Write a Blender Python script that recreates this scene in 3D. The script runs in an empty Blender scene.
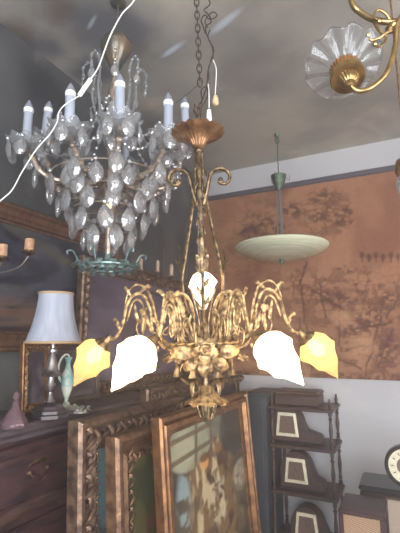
import bpy, math, random
import numpy as np
from mathutils import Vector, Matrix, noise as mnoise
random.seed(7)
PI = math.pi
sc = bpy.context.scene
COL = sc.collection

# ------------------------------------------------------------ camera
F = 410.0; PITCH = math.radians(10.2); YAW = math.radians(26.4)
CAM = Vector((1.52, -3.02, 1.60))
cd = bpy.data.cameras.new('camera'); cam = bpy.data.objects.new('camera', cd); COL.objects.link(cam)
cam.location = CAM; cam.rotation_euler = (PI/2 + PITCH, 0, YAW)
cd.sensor_fit = 'VERTICAL'; cd.sensor_height = 36; cd.lens = F/533*36; cd.clip_start = 0.02
sc.camera = cam
FW = Vector((-math.sin(YAW), math.cos(YAW), 0)); RT = Vector((math.cos(YAW), math.sin(YAW), 0))

def ray(px, py):
    a = (px-200)/F; u = (266.5-py)/F
    return RT*a + FW*(math.cos(PITCH)-u*math.sin(PITCH)) + Vector((0, 0, math.sin(PITCH)+u*math.cos(PITCH)))
def pt(px, py, D):
    d = ray(px, py); return CAM + d*(D/d.dot(FW))
def hit(px, py, axis, val):
    d = ray(px, py); return CAM + d*((val-CAM[axis])/d[axis])
def proj(P):            # numpy arrays (n,3) -> px,py
    R = P - np.array(CAM)
    f = R@np.array(FW); r = R@np.array(RT); z = R[:, 2]
    d = f*math.cos(PITCH)+z*math.sin(PITCH); up = -f*math.sin(PITCH)+z*math.cos(PITCH)
    return 200+F*r/d, 266.5-F*up/d

# ------------------------------------------------------------ mesh helpers
def cr(pts, n=6, closed=False):
    P = [Vector(p) for p in pts]; out = []
    m = len(P)
    for i in range(m if closed else m-1):
        if closed: p0, p1, p2, p3 = P[i-1], P[i], P[(i+1) % m], P[(i+2) % m]
        else: p0, p1, p2, p3 = P[max(i-1, 0)], P[i], P[i+1], P[min(i+2, m-1)]
        for k in range(n):
            t = k/n
            out.append(0.5*((2*p1)+(p2-p0)*t+(2*p0-5*p1+4*p2-p3)*t*t+(3*p1-p0-3*p2+p3)*t**3))
    if not closed: out.append(P[-1])
    return out

class MB:
    def __init__(s): s.v = []; s.f = []
    def add(s, v, f, M=None):
        b = len(s.v)
        s.v += [tuple(M @ Vector(p)) if M else tuple(p) for p in v]
        s.f += [tuple(b+i for i in q) for q in f]
        return s
    def box(s, x0, x1, y0, y1, z0, z1, M=None, bev=0.0):
        if bev <= 0:
            v = [(x, y, z) for x in (x0, x1) for y in (y0, y1) for z in (z0, z1)]
            return s.add(v, [(0, 1, 3, 2), (4, 6, 7, 5), (0, 4, 5, 1), (2, 3, 7, 6), (0, 2, 6, 4), (1, 5, 7, 3)], M)
        b = min(bev, (x1-x0)/2.1, (y1-y0)/2.1, (z1-z0)/2.1)
        rings = []
        v = []
        for z, i in ((z0, b), (z0+b, 0), (z1-b, 0), (z1, b)):
            r = [(x0+i+b*(i == 0)*1, y0+i), (x1-i-b*(i == 0), y0+i), (x1-i, y0+i+b*(i == 0)), (x1-i, y1-i-b*(i == 0)),
                 (x1-i-b*(i == 0), y1-i), (x0+i+b*(i == 0), y1-i), (x0+i, y1-i-b*(i == 0)), (x0+i, y0+i+b*(i == 0))]
            rings.append(len(v)); v += [(a, c, z) for a, c in r]
        f = []
        for k in range(3):
            for j in range(8): f.append((rings[k]+j, rings[k]+(j+1) % 8, rings[k+1]+(j+1) % 8, rings[k+1]+j))
        f.append(tuple(range(7, -1, -1))); f.append(tuple(rings[3]+j for j in range(8)))
        return s.add(v, f, M)
    def sweep(s, pts, ws, hs=None, n=8, up=None, closed=False, M=None):
        pts = [Vector(p) for p in pts]; m = len(pts)
        if not isinstance(ws, (list, tuple)): ws = [ws]*m
        if hs is None: hs = ws
        if not isinstance(hs, (list, tuple)): hs = [hs]*m
        v = []; N = None
        for i, p in enumerate(pts):
            a = pts[i-1] if (i > 0 or closed) else p; b = pts[(i+1) % m] if (i < m-1 or closed) else p
            T = (b-a); T = T.normalized() if T.length > 1e-9 else Vector((0, 0, 1))
            if up is not None:
                N = Vector(up) - T*T.dot(Vector(up))
                if N.length < 1e-5: N = T.orthogonal()
            elif N is None: N = T.orthogonal()
            else: N = N - T*T.dot(N)
            N.normalize(); B = T.cross(N)
            for k in range(n):
                c = 2*PI*k/n
                v.append(p + B*math.cos(c)*ws[i] + N*math.sin(c)*hs[i])
        f = []
        for i in range(m if closed else m-1):
            for k in range(n):
                a = i*n; b = ((i+1) % m)*n
                f.append((a+k, a+(k+1) % n, b+(k+1) % n, b+k))
        if not closed:
            f.append(tuple(range(n-1, -1, -1))); f.append(tuple((m-1)*n+k for k in range(n)))
        return s.add(v, f, M)
    def lathe(s, prof, n=24, M=None, fn=None, cap=True):
        v = []; m = len(prof)
        for i, (r, z) in enumerate(prof):
            for k in range(n):
                a = 2*PI*k/n
                rr, zz = (r, z) if fn is None else fn(r, z, a, i/(m-1))
                v.append((rr*math.cos(a), rr*math.sin(a), zz))
        f = [(i*n+k, i*n+(k+1) % n, (i+1)*n+(k+1) % n, (i+1)*n+k) for i in range(m-1) for k in range(n)]
        if cap: f.append(tuple(range(n-1, -1, -1))); f.append(tuple((m-1)*n+k for k in range(n)))
        return s.add(v, f, M)
    def ball(s, c, r, sx=1, sy=1, sz=1, n=10, M=None):
        m = n//2+1
        prof = [(max(math.sin(PI*i/m), 0.02)*r, -math.cos(PI*i/m)*r) for i in range(m+1)]
        T = Matrix.Translation(Vector(c)) @ Matrix.Diagonal((sx, sy, sz, 1))
        return s.lathe(prof, n, (M @ T) if M else T)
    def leaf(s, pts, w, th=0.0015, up=(0, 0, 1), lobes=0, M=None):
        P = cr(pts, 5); m = len(P); ws = []
        for i in range(m):
            t = i/(m-1)
            x = math.sin(PI*min(1, t*0.9+0.08))**0.7
            if lobes: x *= 0.72+0.28*abs(math.sin(t*PI*lobes))
            ws.append(max(w*x*(1 if t < 1 else .05), 0.0004))
        hs = [th*(0.4+0.6*math.sin(PI*min(1, i/(m-1)+.1))) if i < m-1 else .0003 for i in range(m)]
        return s.sweep(P, ws, hs, n=8, up=up, M=M)
    def build(s, name, mat, parent=None, smooth=True, loc=None, rot=None, auto=35, recalc=True):
        me = bpy.data.meshes.new(name); me.from_pydata(s.v, [], s.f)
        if recalc:
            import bmesh
            bm = bmesh.new(); bm.from_mesh(me); bmesh.ops.recalc_face_normals(bm, faces=bm.faces)
            bm.to_mesh(me); bm.free()
        me.materials.append(mat)
        if smooth:
            me.polygons.foreach_set('use_smooth', [True]*len(me.polygons))
            if auto: me.set_sharp_from_angle(angle=math.radians(auto))
        o = bpy.data.objects.new(name, me); COL.objects.link(o)
        if parent: o.parent = parent
        if loc is not None: o.location = loc
        if rot is not None: o.rotation_euler = rot
        return o

def tag(o, label=None, cat=None, group=None, kind=None):
    if label: o['label'] = label
    if cat: o['category'] = cat
    if group: o['group'] = group
    if kind: o['kind'] = kind
    return o
def thing(name, loc, label, cat, rz=0, group=None, M=None):
    o = bpy.data.objects.new(name, None); COL.objects.link(o); o.empty_display_size = .05
    if M is not None: o.matrix_world = M
    else: o.location = loc; o.rotation_euler = (0, 0, rz)
    return tag(o, label, cat, group)
def copy_tree(o, parent=None):
    c = o.copy(); COL.objects.link(c)
    if parent: c.parent = parent
    for ch in [x for x in COL.objects if x.parent == o]: copy_tree(ch, c)
    return c

# ------------------------------------------------------------ materials
def lin(c):
    return tuple(((x/255)/12.92 if x/255 <= .04045 else ((x/255+.055)/1.055)**2.4) for x in c)
MATS = {}
def mat(name, c, rough=.6, metal=0, c2=None, scale=20, bump=0, bscale=None, trans=0, emit=None, estr=0, ior=1.45, detail=4, contrast=(.35, .65), alpha=1, stretch=None, spec=None, coat=0):
    if name in MATS: return MATS[name]
    m = bpy.data.materials.new(name); m.use_nodes = True; nt = m.node_tree; b = nt.nodes['Principled BSDF']
    b.inputs['Base Color'].default_value = (*lin(c), 1); b.inputs['Roughness'].default_value = rough
    b.inputs['Metallic'].default_value = metal; b.inputs['Transmission Weight'].default_value = trans; b.inputs['IOR'].default_value = ior
    b.inputs['Alpha'].default_value = alpha; b.inputs['Coat Weight'].default_value = coat
    if spec is not None: b.inputs['Specular IOR Level'].default_value = spec
    tc = nt.nodes.new('ShaderNodeTexCoord'); mp = nt.nodes.new('ShaderNodeMapping'); nt.links.new(tc.outputs['Object'], mp.inputs[0])
    if stretch: mp.inputs['Scale'].default_value = stretch
    if c2 is not None:
        nz = nt.nodes.new('ShaderNodeTexNoise'); nz.inputs['Scale'].default_value = scale; nz.inputs['Detail'].default_value = detail
        nt.links.new(mp.outputs[0], nz.inputs['Vector'])
        rp = nt.nodes.new('ShaderNodeValToRGB'); rp.color_ramp.elements[0].position = contrast[0]; rp.color_ramp.elements[1].position = contrast[1]
        rp.color_ramp.elements[0].color = (*lin(c2), 1); rp.color_ramp.elements[1].color = (*lin(c), 1)
        nt.links.new(nz.outputs[0], rp.inputs[0]); nt.links.new(rp.outputs[0], b.inputs['Base Color'])
    if bump:
        n2 = nt.nodes.new('ShaderNodeTexNoise'); n2.inputs['Scale'].default_value = bscale or scale*2
        nt.links.new(mp.outputs[0], n2.inputs['Vector'])
        bp = nt.nodes.new('ShaderNodeBump'); bp.inputs['Strength'].default_value = bump; bp.inputs['Distance'].default_value = .004
        nt.links.new(n2.outputs[0], bp.inputs['Height']); nt.links.new(bp.outputs[0], b.inputs['Normal'])
    if emit: b.inputs['Emission Color'].default_value = (*lin(emit), 1); b.inputs['Emission Strength'].default_value = estr
    MATS[name] = m; return m
def vcmat(name, rough=.8, spec=.3, bump=.2, bscale=250, coat=0):
    m = mat(name, (128, 128, 128), rough, bump=bump, bscale=bscale, spec=spec, coat=coat, scale=200)
    nt = m.node_tree; a = nt.nodes.new('ShaderNodeAttribute'); a.attribute_name = 'Col'
    nt.links.new(a.outputs['Color'], nt.nodes['Principled BSDF'].inputs['Base Color']); return m

BRASS = mat('antique gilt brass', (164, 140, 106), .4, .8, c2=(80, 64, 48), scale=60, bump=.35, bscale=180)
GOLDL = mat('lit gilt bronze', (208, 174, 122), .42, .5, c2=(84, 60, 40), scale=70, bump=.4, bscale=200)  # paler than BRASS: bulb light and haze of the lower chandelier put into the colour
BRONZ = mat('dark bronze', (120, 96, 72), .42, .8, c2=(62, 48, 38), scale=70, bump=.3, bscale=160)
COPPER = mat('coppery gilt metal', (190, 146, 104), .36, .75, c2=(80, 54, 40), scale=26, bump=.2, bscale=120, contrast=(.3, .7))
PALEB = mat('polished pale brass', (190, 160, 108), .28, .95, c2=(140, 112, 70), scale=30)
IRON = mat('black iron wire', (52, 44, 40), .55, .6, c2=(92, 76, 62), scale=120)
WHITEP = mat('white cable plastic', (228, 226, 220), .45)
SLEEVE = mat('bluish white candle sleeve', (168, 173, 184), .5, c2=(152, 158, 170), scale=14)
BEIGE = mat('aged ceramic', (214, 196, 160), .6, c2=(180, 150, 110), scale=60)
CORK = mat('candle tube card', (176, 144, 114), .8, c2=(150, 112, 84), scale=90)
SILVER = mat('aged silver plate', (196, 194, 192), .28, .9, c2=(120, 118, 120), scale=18)
GREENM = mat('green patinated metal', (92, 112, 88), .5, .4, c2=(60, 78, 62), scale=40)
TEAL = mat('verdigris silvered metal', (150, 172, 168), .38, .6, c2=(78, 104, 104), scale=50, bump=.2)
DWOOD = mat('dark walnut wood', (74, 52, 46), .42, c2=(48, 34, 32), scale=14, stretch=(1, 1, 8), bump=.1)
REDW = mat('reddish mahogany', (68, 42, 42), .45, c2=(38, 26, 30), scale=9, stretch=(1, 1, 5), bump=.1, coat=.2)
DARKM = mat('carved grey brown wood', (92, 80, 76), .55, c2=(54, 46, 46), scale=18, bump=.4)
CREAM = mat('cream dial', (226, 218, 192), .5, c2=(206, 196, 166), scale=50)
BLACK = mat('black lacquer', (30, 27, 27), .3)
SHADEF = mat('white lamp shade fabric', (172, 178, 190), .85, c2=(156, 162, 176), scale=8, stretch=(6, 6, .4), bump=.15, bscale=300)
SHTRIM = mat('tan shade braid', (176, 148, 112), .8)
BOWLG = mat('pale green cream glass', (212, 212, 184), .22, c2=(190, 194, 164), scale=5, stretch=(1, 1, 40), emit=(200, 214, 170), estr=.0, coat=.4)
SOOTB = mat('dusty bulb glass', (150, 154, 166), .2, trans=.3)

def glass(name, tint, frost=.0, w=.2, diff=(220, 225, 228), see=.3, gloss=0.0):
    m = bpy.data.materials.new(name); m.use_nodes = True; nt = m.node_tree; nt.nodes.clear()
    o = nt.nodes.new('ShaderNodeOutputMaterial'); mx = nt.nodes.new('ShaderNodeMixShader'); mx2 = nt.nodes.new('ShaderNodeMixShader')
    g = nt.nodes.new('ShaderNodeBsdfGlass'); g.inputs['Color'].default_value = (*tint, 1); g.inputs['Roughness'].default_value = frost; g.inputs['IOR'].default_value = 1.5
    t = nt.nodes.new('ShaderNodeBsdfTransparent'); d = nt.nodes.new('ShaderNodeBsdfDiffuse'); d.inputs['Color'].default_value = (*lin(diff), 1)
    mx.inputs[0].default_value = see; nt.links.new(g.outputs[0], mx.inputs[1]); nt.links.new(t.outputs[0], mx.inputs[2])
    mx2.inputs[0].default_value = w; nt.links.new(mx.outputs[0], mx2.inputs[1]); nt.links.new(d.outputs[0], mx2.inputs[2])
    gl = nt.nodes.new('ShaderNodeBsdfGlossy'); gl.inputs['Roughness'].default_value = .12; m3 = nt.nodes.new('ShaderNodeMixShader'); m3.inputs[0].default_value = gloss
    nt.links.new(mx2.outputs[0], m3.inputs[1]); nt.links.new(gl.outputs[0], m3.inputs[2]); nt.links.new(m3.outputs[0], o.inputs[0]); MATS[name] = m; return m
CRYS = glass('cut crystal', (.97, .98, 1), .0, .12, (245, 246, 248), see=.15, gloss=.10)
GLASSD = glass('pressed glass dish', (.96, .97, .98), .05, .12)
GLASSR = glass('clear ruffled glass', (.95, .96, .97), .02, .05)
PURG = glass('pink tinted glass', (.85, .72, .78), .05, .22, (170, 140, 150))
ARMG = mat('rose gold glass arm', (178, 162, 144), .2, .35, c2=(128, 108, 90), scale=40, coat=.5)

# ------------------------------------------------------------ numpy noise + painted panels
def vnoise(x, y, seed=0):
    xi = np.floor(x).astype(int); yi = np.floor(y).astype(int); xf = x-xi; yf = y-yi
    def h(a, b):
        n = (a*374761393 + b*668265263 + seed*974634) & 0x7fffffff
        n = ((n ^ (n >> 13))*1274126177) & 0x7fffffff
        return ((n ^ (n >> 16)) & 0xffff)/65535.0
    u = xf*xf*(3-2*xf); w = yf*yf*(3-2*yf)
    return (h(xi, yi)*(1-u)+h(xi+1, yi)*u)*(1-w)+(h(xi, yi+1)*(1-u)+h(xi+1, yi+1)*u)*w
def fbm(x, y, o=4, seed=0):
    s = 0; a = .5; t = 0
    for i in range(o): s = s+a*vnoise(x*2**i, y*2**i, seed+i*17); t += a; a *= .5
    return s/t
def sm(a, b, x): t = np.clip((x-a)/(b-a), 0, 1); return t*t*(3-2*t)
def mixc(c, k, w): return c*(1-w[:, None]) + np.array(lin(k))[None]*w[:, None]
def blob(x, y, cx, cy, rx, ry, soft=.25): return 1-sm(1-soft, 1+soft, np.sqrt(((x-cx)/rx)**2+((y-cy)/ry)**2))
def seg(x, y, ax, ay, bx, by, w):
    dx, dy = bx-ax, by-ay; t = np.clip(((x-ax)*dx+(y-ay)*dy)/(dx*dx+dy*dy), 0, 1)
    return 1-sm(w*.5, w, np.hypot(x-ax-t*dx, y-ay-t*dy))
def panel(name, w, h, nx, nz, colfn, m, parent=None, th=.012, world=None, loc=None):
    """solid slab in local xz plane facing -y, front painted per vertex; colfn(s,t,P) s,t in 0..1"""
    S, T = np.meshgrid(np.linspace(0, 1, nx), np.linspace(0, 1, nz)); s = S.ravel(); t = T.ravel()
    V = np.stack([s*w, np.zeros_like(s), t*h], 1)
    n = len(V); b = np.array([[0, th, 0], [w, th, 0], [w, th, h], [0, th, h]])
    idx = np.arange(n).reshape(nz, nx)
    f = np.stack([idx[:-1, :-1], idx[:-1, 1:], idx[1:, 1:], idx[1:, :-1]], -1).reshape(-1, 4).tolist()
    c0, c1, c2, c3 = int(idx[0, 0]), int(idx[0, -1]), int(idx[-1, -1]), int(idx[-1, 0])
    f += [[n, n+3, n+2, n+1], [c0, n, n+1, c1][::-1] if 0 else [n, n+1, c1, c0], [n+1, n+2, c2, c1], [n+2, n+3, c3, c2], [n+3, n, c0, c3]]
    me = bpy.data.meshes.new(name); me.from_pydata(np.vstack([V, b]).tolist(), [], f); me.materials.append(m)
    P = V
    if world is not None:
        A = np.array(world); P = V@A[:3, :3].T + A[:3, 3]
    c = np.clip(colfn(s, t, P), 0, 1); c = np.vstack([c, np.tile([[.1, .07, .05]], (4, 1))])
    at = me.color_attributes.new('Col', 'FLOAT_COLOR', 'POINT')
    at.data.foreach_set('color', np.hstack([c, np.ones((n+4, 1))]).astype(np.float32).ravel())
    o = bpy.data.objects.new(name, me); COL.objects.link(o)
    if parent: o.parent = parent
    if loc is not None: o.location = loc
    if world is not None and parent is None: o.matrix_world = world
    return o

# ------------------------------------------------------------ room
def wallmat(name, base, dark, light, streak=True):
    m = bpy.data.materials.new(name); m.use_nodes = True; nt = m.node_tree; N = nt.nodes.new; L = nt.links.new
    b = nt.nodes['Principled BSDF']; b.inputs['Roughness'].default_value = .9; b.inputs['Specular IOR Level'].default_value = .2
    tc = N('ShaderNodeTexCoord')
    def nz(scale, det, lo, hi, dist=0.0):
        n = N('ShaderNodeTexNoise'); n.inputs['Scale'].default_value = scale; n.inputs['Detail'].default_value = det; n.inputs['Distortion'].default_value = dist
        L(tc.outputs['Object'], n.inputs['Vector']); r = N('ShaderNodeMapRange'); r.inputs[1].default_value = lo; r.inputs[2].default_value = hi
        L(n.outputs[0], r.inputs[0]); return r.outputs[0]
    def mix(f, a, bb):
        x = N('ShaderNodeMix'); x.data_type = 'RGBA'; L(f, x.inputs[0])
        for i, k in ((6, a), (7, bb)):
            if isinstance(k, tuple): x.inputs[i].default_value = (*lin(k), 1)
            else: L(k, x.inputs[i])
        return x.outputs[2]
    c = mix(nz(1.5, 4, .42, .68), base, dark)
    c = mix(nz(2.3, 3, .55, .8, .6), c, light)
    L(c, b.inputs['Base Color']); m['out'] = 1
    return m, c
CZ = 3.0
def spot_stain_glare(m, c, spots):
    nt = m.node_tree; N = nt.nodes.new; L = nt.links.new; g = N('ShaderNodeNewGeometry'); b = nt.nodes['Principled BSDF']
    nn = N('ShaderNodeTexNoise'); nn.inputs['Scale'].default_value = 3.5; nn.inputs['Detail'].default_value = 4; L(g.outputs['Position'], nn.inputs['Vector'])
    for (p, r, col, amt, sx) in spots:
        mp = N('ShaderNodeMapping'); mp.vector_type = 'POINT'
        sub = N('ShaderNodeVectorMath'); sub.operation = 'SUBTRACT'; sub.inputs[1].default_value = p; L(g.outputs['Position'], sub.inputs[0])
        rot = N('ShaderNodeVectorRotate'); rot.rotation_type = 'Z_AXIS'; rot.inputs['Angle'].default_value = sx[1]; L(sub.outputs[0], rot.inputs[0])
        mul = N('ShaderNodeVectorMath'); mul.operation = 'MULTIPLY'; mul.inputs[1].default_value = (1, sx[0], 1); L(rot.outputs[0], mul.inputs[0])
        ln = N('ShaderNodeVectorMath'); ln.operation = 'LENGTH'; L(mul.outputs[0], ln.inputs[0])
        ad = N('ShaderNodeMath'); ad.operation = 'MULTIPLY_ADD'; L(nn.outputs[0], ad.inputs[0]); ad.inputs[1].default_value = -r*1.2; L(ln.outputs['Value'], ad.inputs[2])
        mr = N('ShaderNodeMapRange'); mr.interpolation_type = 'SMOOTHSTEP'; mr.inputs[1].default_value = r*.55; mr.inputs[2].default_value = -r*.35; mr.inputs[3].default_value = 0; mr.inputs[4].default_value = amt
        L(ad.outputs[0], mr.inputs[0])
        x = N('ShaderNodeMix'); x.data_type = 'RGBA'; L(mr.outputs[0], x.inputs[0]); L(c, x.inputs[6]); x.inputs[7].default_value = (*lin(col), 1); c = x.outputs[2]
    L(c, b.inputs['Base Color'])
def ceilp(px, py): p = hit(px, py, 2, CZ); return (p.x, p.y, p.z)
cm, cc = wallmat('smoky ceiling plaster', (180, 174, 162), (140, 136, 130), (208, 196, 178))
spot_stain_glare(cm, cc, [(ceilp(45, 48), .16, (92, 92, 98), .8, (1, 0)), (ceilp(150, 128), .22, (100, 100, 106), .75, (1, 0)), (ceilp(88, 70), .2, (80, 82, 90), .8, (1, 0)), (ceilp(105, 30), .42, (84, 86, 96), .85, (1.0, 0)), (ceilp(255, 60), .36, (120, 116, 114), .7, (.8, 0)), (ceilp(15, 35), .16, (96, 82, 74), .8, (1.4, 0)),
                    (ceilp(60, 12), .14, (100, 84, 76), .7, (1.8, .4)), (ceilp(355, 15), .2, (160, 156, 152), .4, (1, 0)), (ceilp(172, 50), .10, (206, 216, 228), .8, (4.5, .3)), (ceilp(225, 22), .11, (200, 210, 222), .75, (4.5, .4)),  # pale bluish streaks here and below: glare painted into the ceiling colour
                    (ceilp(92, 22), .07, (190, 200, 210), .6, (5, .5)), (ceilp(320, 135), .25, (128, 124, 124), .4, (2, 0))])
lw, lc = wallmat('slate grey stained wall', (88, 88, 88), (54, 55, 58), (120, 116, 108))
bw, bc = wallmat('pale grey painted wall', (184, 182, 184), (174, 172, 176), (196, 192, 190))
fm = mat('worn brown floorboards', (120, 92, 72), .6, c2=(86, 62, 48), scale=5, stretch=(10, 1, 1))
def struct(name, bx, m):
    o = MB().box(*bx).build(name, m, smooth=False); o['kind'] = 'structure'; return o
struct('floor', (-.1, 5.0, -5.2, .1, -.1, 0), fm)
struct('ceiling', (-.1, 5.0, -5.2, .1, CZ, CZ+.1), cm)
struct('wall_left', (-.1, 0, -5.2, .1, 0, CZ), lw)
struct('wall_back', (0, 5.0, 0, .1, 0, CZ), bw)
struct('wall_right', (5.0, 5.1, -5.2, .1, 0, CZ), bw)

# tapestry -----------------------------------------------------
tz1 = hit(320, 183, 1, 0).z; tz0 = hit(330, 378, 1, 0).z
tx0 = hit(204, 240, 1, 0).x; tx1 = 3.4
o = MB().box(tx0-.1, 5.0, -.03, 0, tz1-.005, tz1+.035, bev=.006).build('trim_1', mat('dark grey rail', (74, 72, 80), .6)); o['kind'] = 'structure'
def tapcol(s, t, P):
    x, y = proj(P)
    n = fbm(x/9, y/9, 4, 3); n2 = fbm(x/40, y/40, 3, 5); c = np.tile(np.array(lin((160, 114, 86)))[None], (len(x), 1))
    c = mixc(c, (136, 92, 72), sm(.4, .7, n2))
    c = mixc(c, (168, 126, 96), blob(x, y, 330, 330, 70, 60, .6)*.45)
    busy = np.maximum(sm(258, 282, y)*.95, blob(x, y, 325, 212, 28, 26)*.9)
    busy = np.maximum(busy, blob(x, y, 250, 215, 34, 22, .6)*.7)  # darker area behind the bowl, a reflection put into the cloth colour
    busy = np.maximum(busy, blob(x, y, 240, 300, 30, 60, .5)*.8)
    line = 1-sm(.0, .07, np.abs(fbm(x/11, y/9, 3, 9)-.5)); line2 = 1-sm(0, .08, np.abs(fbm(x/6, y/4.5, 2, 21)-.48))
    mass = sm(.52, .64, fbm(x/13, y/7, 4, 31))
    c = mixc(c, (104, 68, 54), line*busy*.75)
    c = mixc(c, (92, 60, 50), line2*mass*busy*.7)
    c = mixc(c, (114, 76, 60), mass*busy*.6)
    # foliage, row of trees, trunks, hills; blobs behind the bowl: painted-in dark reflection
    for cx, cy, rx, ry in ((322, 198, 12, 7), (338, 210, 15, 8), (318, 216, 10, 7), (343, 222, 12, 5), (266, 226, 22, 12), (292, 210, 12, 8), (250, 232, 14, 8)):
        c = mixc(c, (84, 56, 48), blob(x, y, cx, cy, rx, ry, .5)*sm(.38, .6, fbm(x/3.5, y/3, 3, int(cx)))*.8)
    for k, cx in enumerate((362, 369, 376, 383, 391, 398)):
        c = mixc(c, (90, 60, 50), blob(x, y, cx, 255+(k % 2)*1.5, 2.6, 3.2, .5)*.8); c = mixc(c, (90, 60, 50), seg(x, y, cx, 255, cx, 262, 1.1)*.7)
    for a in ((300, 280, 312, 372), (312, 290, 330, 300), (340, 300, 338, 345), (318, 282, 327, 318), (352, 330, 392, 322), (384, 300, 372, 352), (372, 352, 366, 372), (392, 330, 378, 368), (300, 320, 300, 372),
              (386, 318, 398, 300), (346, 350, 372, 345), (306, 262, 300, 282), (326, 300, 345, 310), (330, 355, 360, 368)):
        wob = (fbm(x/8, y/8, 2, 77)-.5)*5
        c = mixc(c, (88, 58, 50), seg(x+wob, y+wob*.6, *a, 1.5)*.75)
    for cx, cy, rx, ry in ((372, 318, 16, 11), (352, 300, 20, 9), (388, 350, 16, 14), (330, 296, 14, 8), (365, 285, 22, 6), (352, 330, 14, 8), (392, 300, 14, 10), (322, 345, 12, 9), (345, 270, 12, 4)):
        c = mixc(c, (86, 58, 52), blob(x, y, cx, cy, rx, ry, .6)*sm(.42, .6, fbm(x/4, y/3.2, 3, int(cx+cy)))*.75)
    c = mixc(c, (202, 156, 118), (blob(x, y, 362, 345, 14, 10, .5)+blob(x, y, 342, 318, 10, 8, .5))*.4)
    c = mixc(c, (94, 62, 52), sm(371, 375, y)*sm(.35, .6, fbm(x/3, y/3, 2, 55))*.7)
    c = c*(0.84+.2*fbm(x/2.2, y/1.6, 2, 11))[:, None]
    return c
TM = Matrix.Translation((tx0, -.014, tz0))
tag(panel('tapestry', tx1-tx0, tz1-tz0, 420, 230, tapcol, vcmat('woven tapestry cloth', .92, .1, .5, 400), world=TM, th=.010),
    'orange brown woven tapestry with trees and garden scenes on the back wall', 'tapestry')

# ------------------------------------------------------------ frames / pictures
def frame_mesh(w, h, prof):
    """mitred frame, local xz plane facing -y; prof list of (inset, height toward viewer)"""
    mb = MB(); v = []; m = len(prof)
    for (ci, cj, sx, sz) in ((0, 0, 1, 1), (w, 0, -1, 1), (w, h, -1, -1), (0, h, 1, -1)):
        for (i, d) in prof: v.append((ci+sx*i, -d, cj+sz*i))
    f = []
    for k in range(4):
        a, b = k*m, ((k+1) % 4)*m
        for j in range(m): f.append((a+j, a+(j+1) % m, b+(j+1) % m, b+j))
    return mb.add(v, f)
def carve(mb, w, h, inset, depth, size, step, seed=0, curl=True):
    rd = random.Random(seed)
    sides = [((0, 0), (1, 0), (0, 1), w), ((0, h), (1, 0), (0, -1), w), ((0, 0), (0, 1), (1, 0), h), ((w, 0), (0, 1), (-1, 0), h)]
    for (ox, oz), (dx, dz), (ix, iz), L in sides:
        k = 0; s = inset
        while s < L-inset*.6:
            cx, cz = ox+dx*s+ix*inset, oz+dz*s+iz*inset
            a = (1 if k % 2 else -1)*.8+rd.uniform(-.3, .3)
            ca, sa = math.cos(a), math.sin(a); ux, uz = dx*ca+ix*sa, dz*ca+iz*sa
            q = size*rd.uniform(.85, 1.15)
            mb.leaf([(cx-ux*q, -depth+.001, cz-uz*q), (cx, -depth-size*.35, cz), (cx+ux*q*.8+ix*q*.3, -depth-size*.3, cz+uz*q*.8+iz*q*.3), (cx+ux*q, -depth, cz+uz*q-.0*q)], q*.42, q*.28, up=(0, -1, 0))
            if curl: mb.ball((cx+ix*q*.55*(1 if k % 2 else -1), -depth-size*.1, cz+iz*q*.55*(1 if k % 2 else -1)), q*.3, n=6)
            s += step; k += 1
    return mb
def picture(name, M, w, h, mw, d, fmat, label, colfn, cmat, carv=None, nx=60, nz=80, prof=None, cat='picture', inner=None):
    t = thing(name, None, label, cat, M=M)
    prof = prof or [(0, 0), (0, d*.8), (mw*.08, d), (mw*.2, d), (mw*.3, d*.7), (mw*.55, d*.62), (mw*.75, d*.8), (mw*.84, d*.75), (mw*.9, d*.4), (mw, d*.35), (mw, 0)]
    frame_mesh(w, h, prof).build('frame', fmat, t, auto=30)
    if carv:
        cmb = MB()
        for (ins, dep, size, step, sd, curl) in carv: carve(cmb, w, h, ins, dep, size, step, sd, curl)
        cmb.build('carved_ornament', inner or fmat, t)
    panel('canvas', w-2*mw+.01, h-2*mw+.01, nx, nz, colfn, cmat, t, th=.006, loc=(mw-.005, -d*.18, mw-.005))
    return t
def leanM(x_top, y0, ztop, a):
    # faces +x, top leans back toward -x ; local x -> +y
    return Matrix.Translation((x_top+ztop*math.tan(a), y0, 0)) @ Matrix.Rotation(PI/2, 4, 'Z') @ Matrix.Rotation(-a, 4, 'X')

OIL = vcmat('oil paint', .45, .5, .3, 180, coat=.15)
OILG = vcmat('dark oil paint', .6, .35, .3, 120)
GILT = mat('worn gilt wood', (138, 106, 80), .4, .5, c2=(92, 66, 52), scale=30, bump=.4, bscale=90)
GILTD = mat('bronzed carved gilt', (134, 108, 88), .4, .55, c2=(72, 56, 50), scale=30, bump=.5, bscale=80)
GILTO = mat('orange gilt moulding', (146, 104, 68), .36, .6, c2=(92, 62, 42), scale=20, bump=.2)

# big painting on left wall
def wallpaint(s, t, P):
    n = fbm(s*7, t*9, 5, 4); c = np.tile(np.array(lin((58, 60, 70)))[None], (len(s), 1))
    c = mixc(c, (40, 40, 50), sm(.45, .6, n)); c = mixc(c, (92, 90, 90), sm(.55, .75, fbm(s*5+3, t*6, 4, 8))*.5)
    lo = 1-sm(.22, .38, t+.12*(fbm(s*6, t*2, 3, 2)-.5))
    c = mixc(c, (108, 78, 60), lo*.75*sm(.3, .55, fbm(s*5, t*22, 3, 6)))
    c = mixc(c, (120, 104, 90), lo*.4*sm(.55, .7, fbm(s*4, t*30, 3, 16)))
    c = mixc(c, (44, 34, 34), (1-sm(.03, .1, t))*.9)
    c = mixc(c, (84, 80, 66), (1-sm(.02, .07, np.abs(t-.98+.45*(s-.35)**1*1.3)))*sm(.3, .4, s)*.6)
    return c
pz1 = hit(0, 203, 0, .0).z; pz0 = hit(0, 352, 0, 0).z; py1 = hit(112, 300, 0, 0).y; py0 = -2.3
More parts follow.
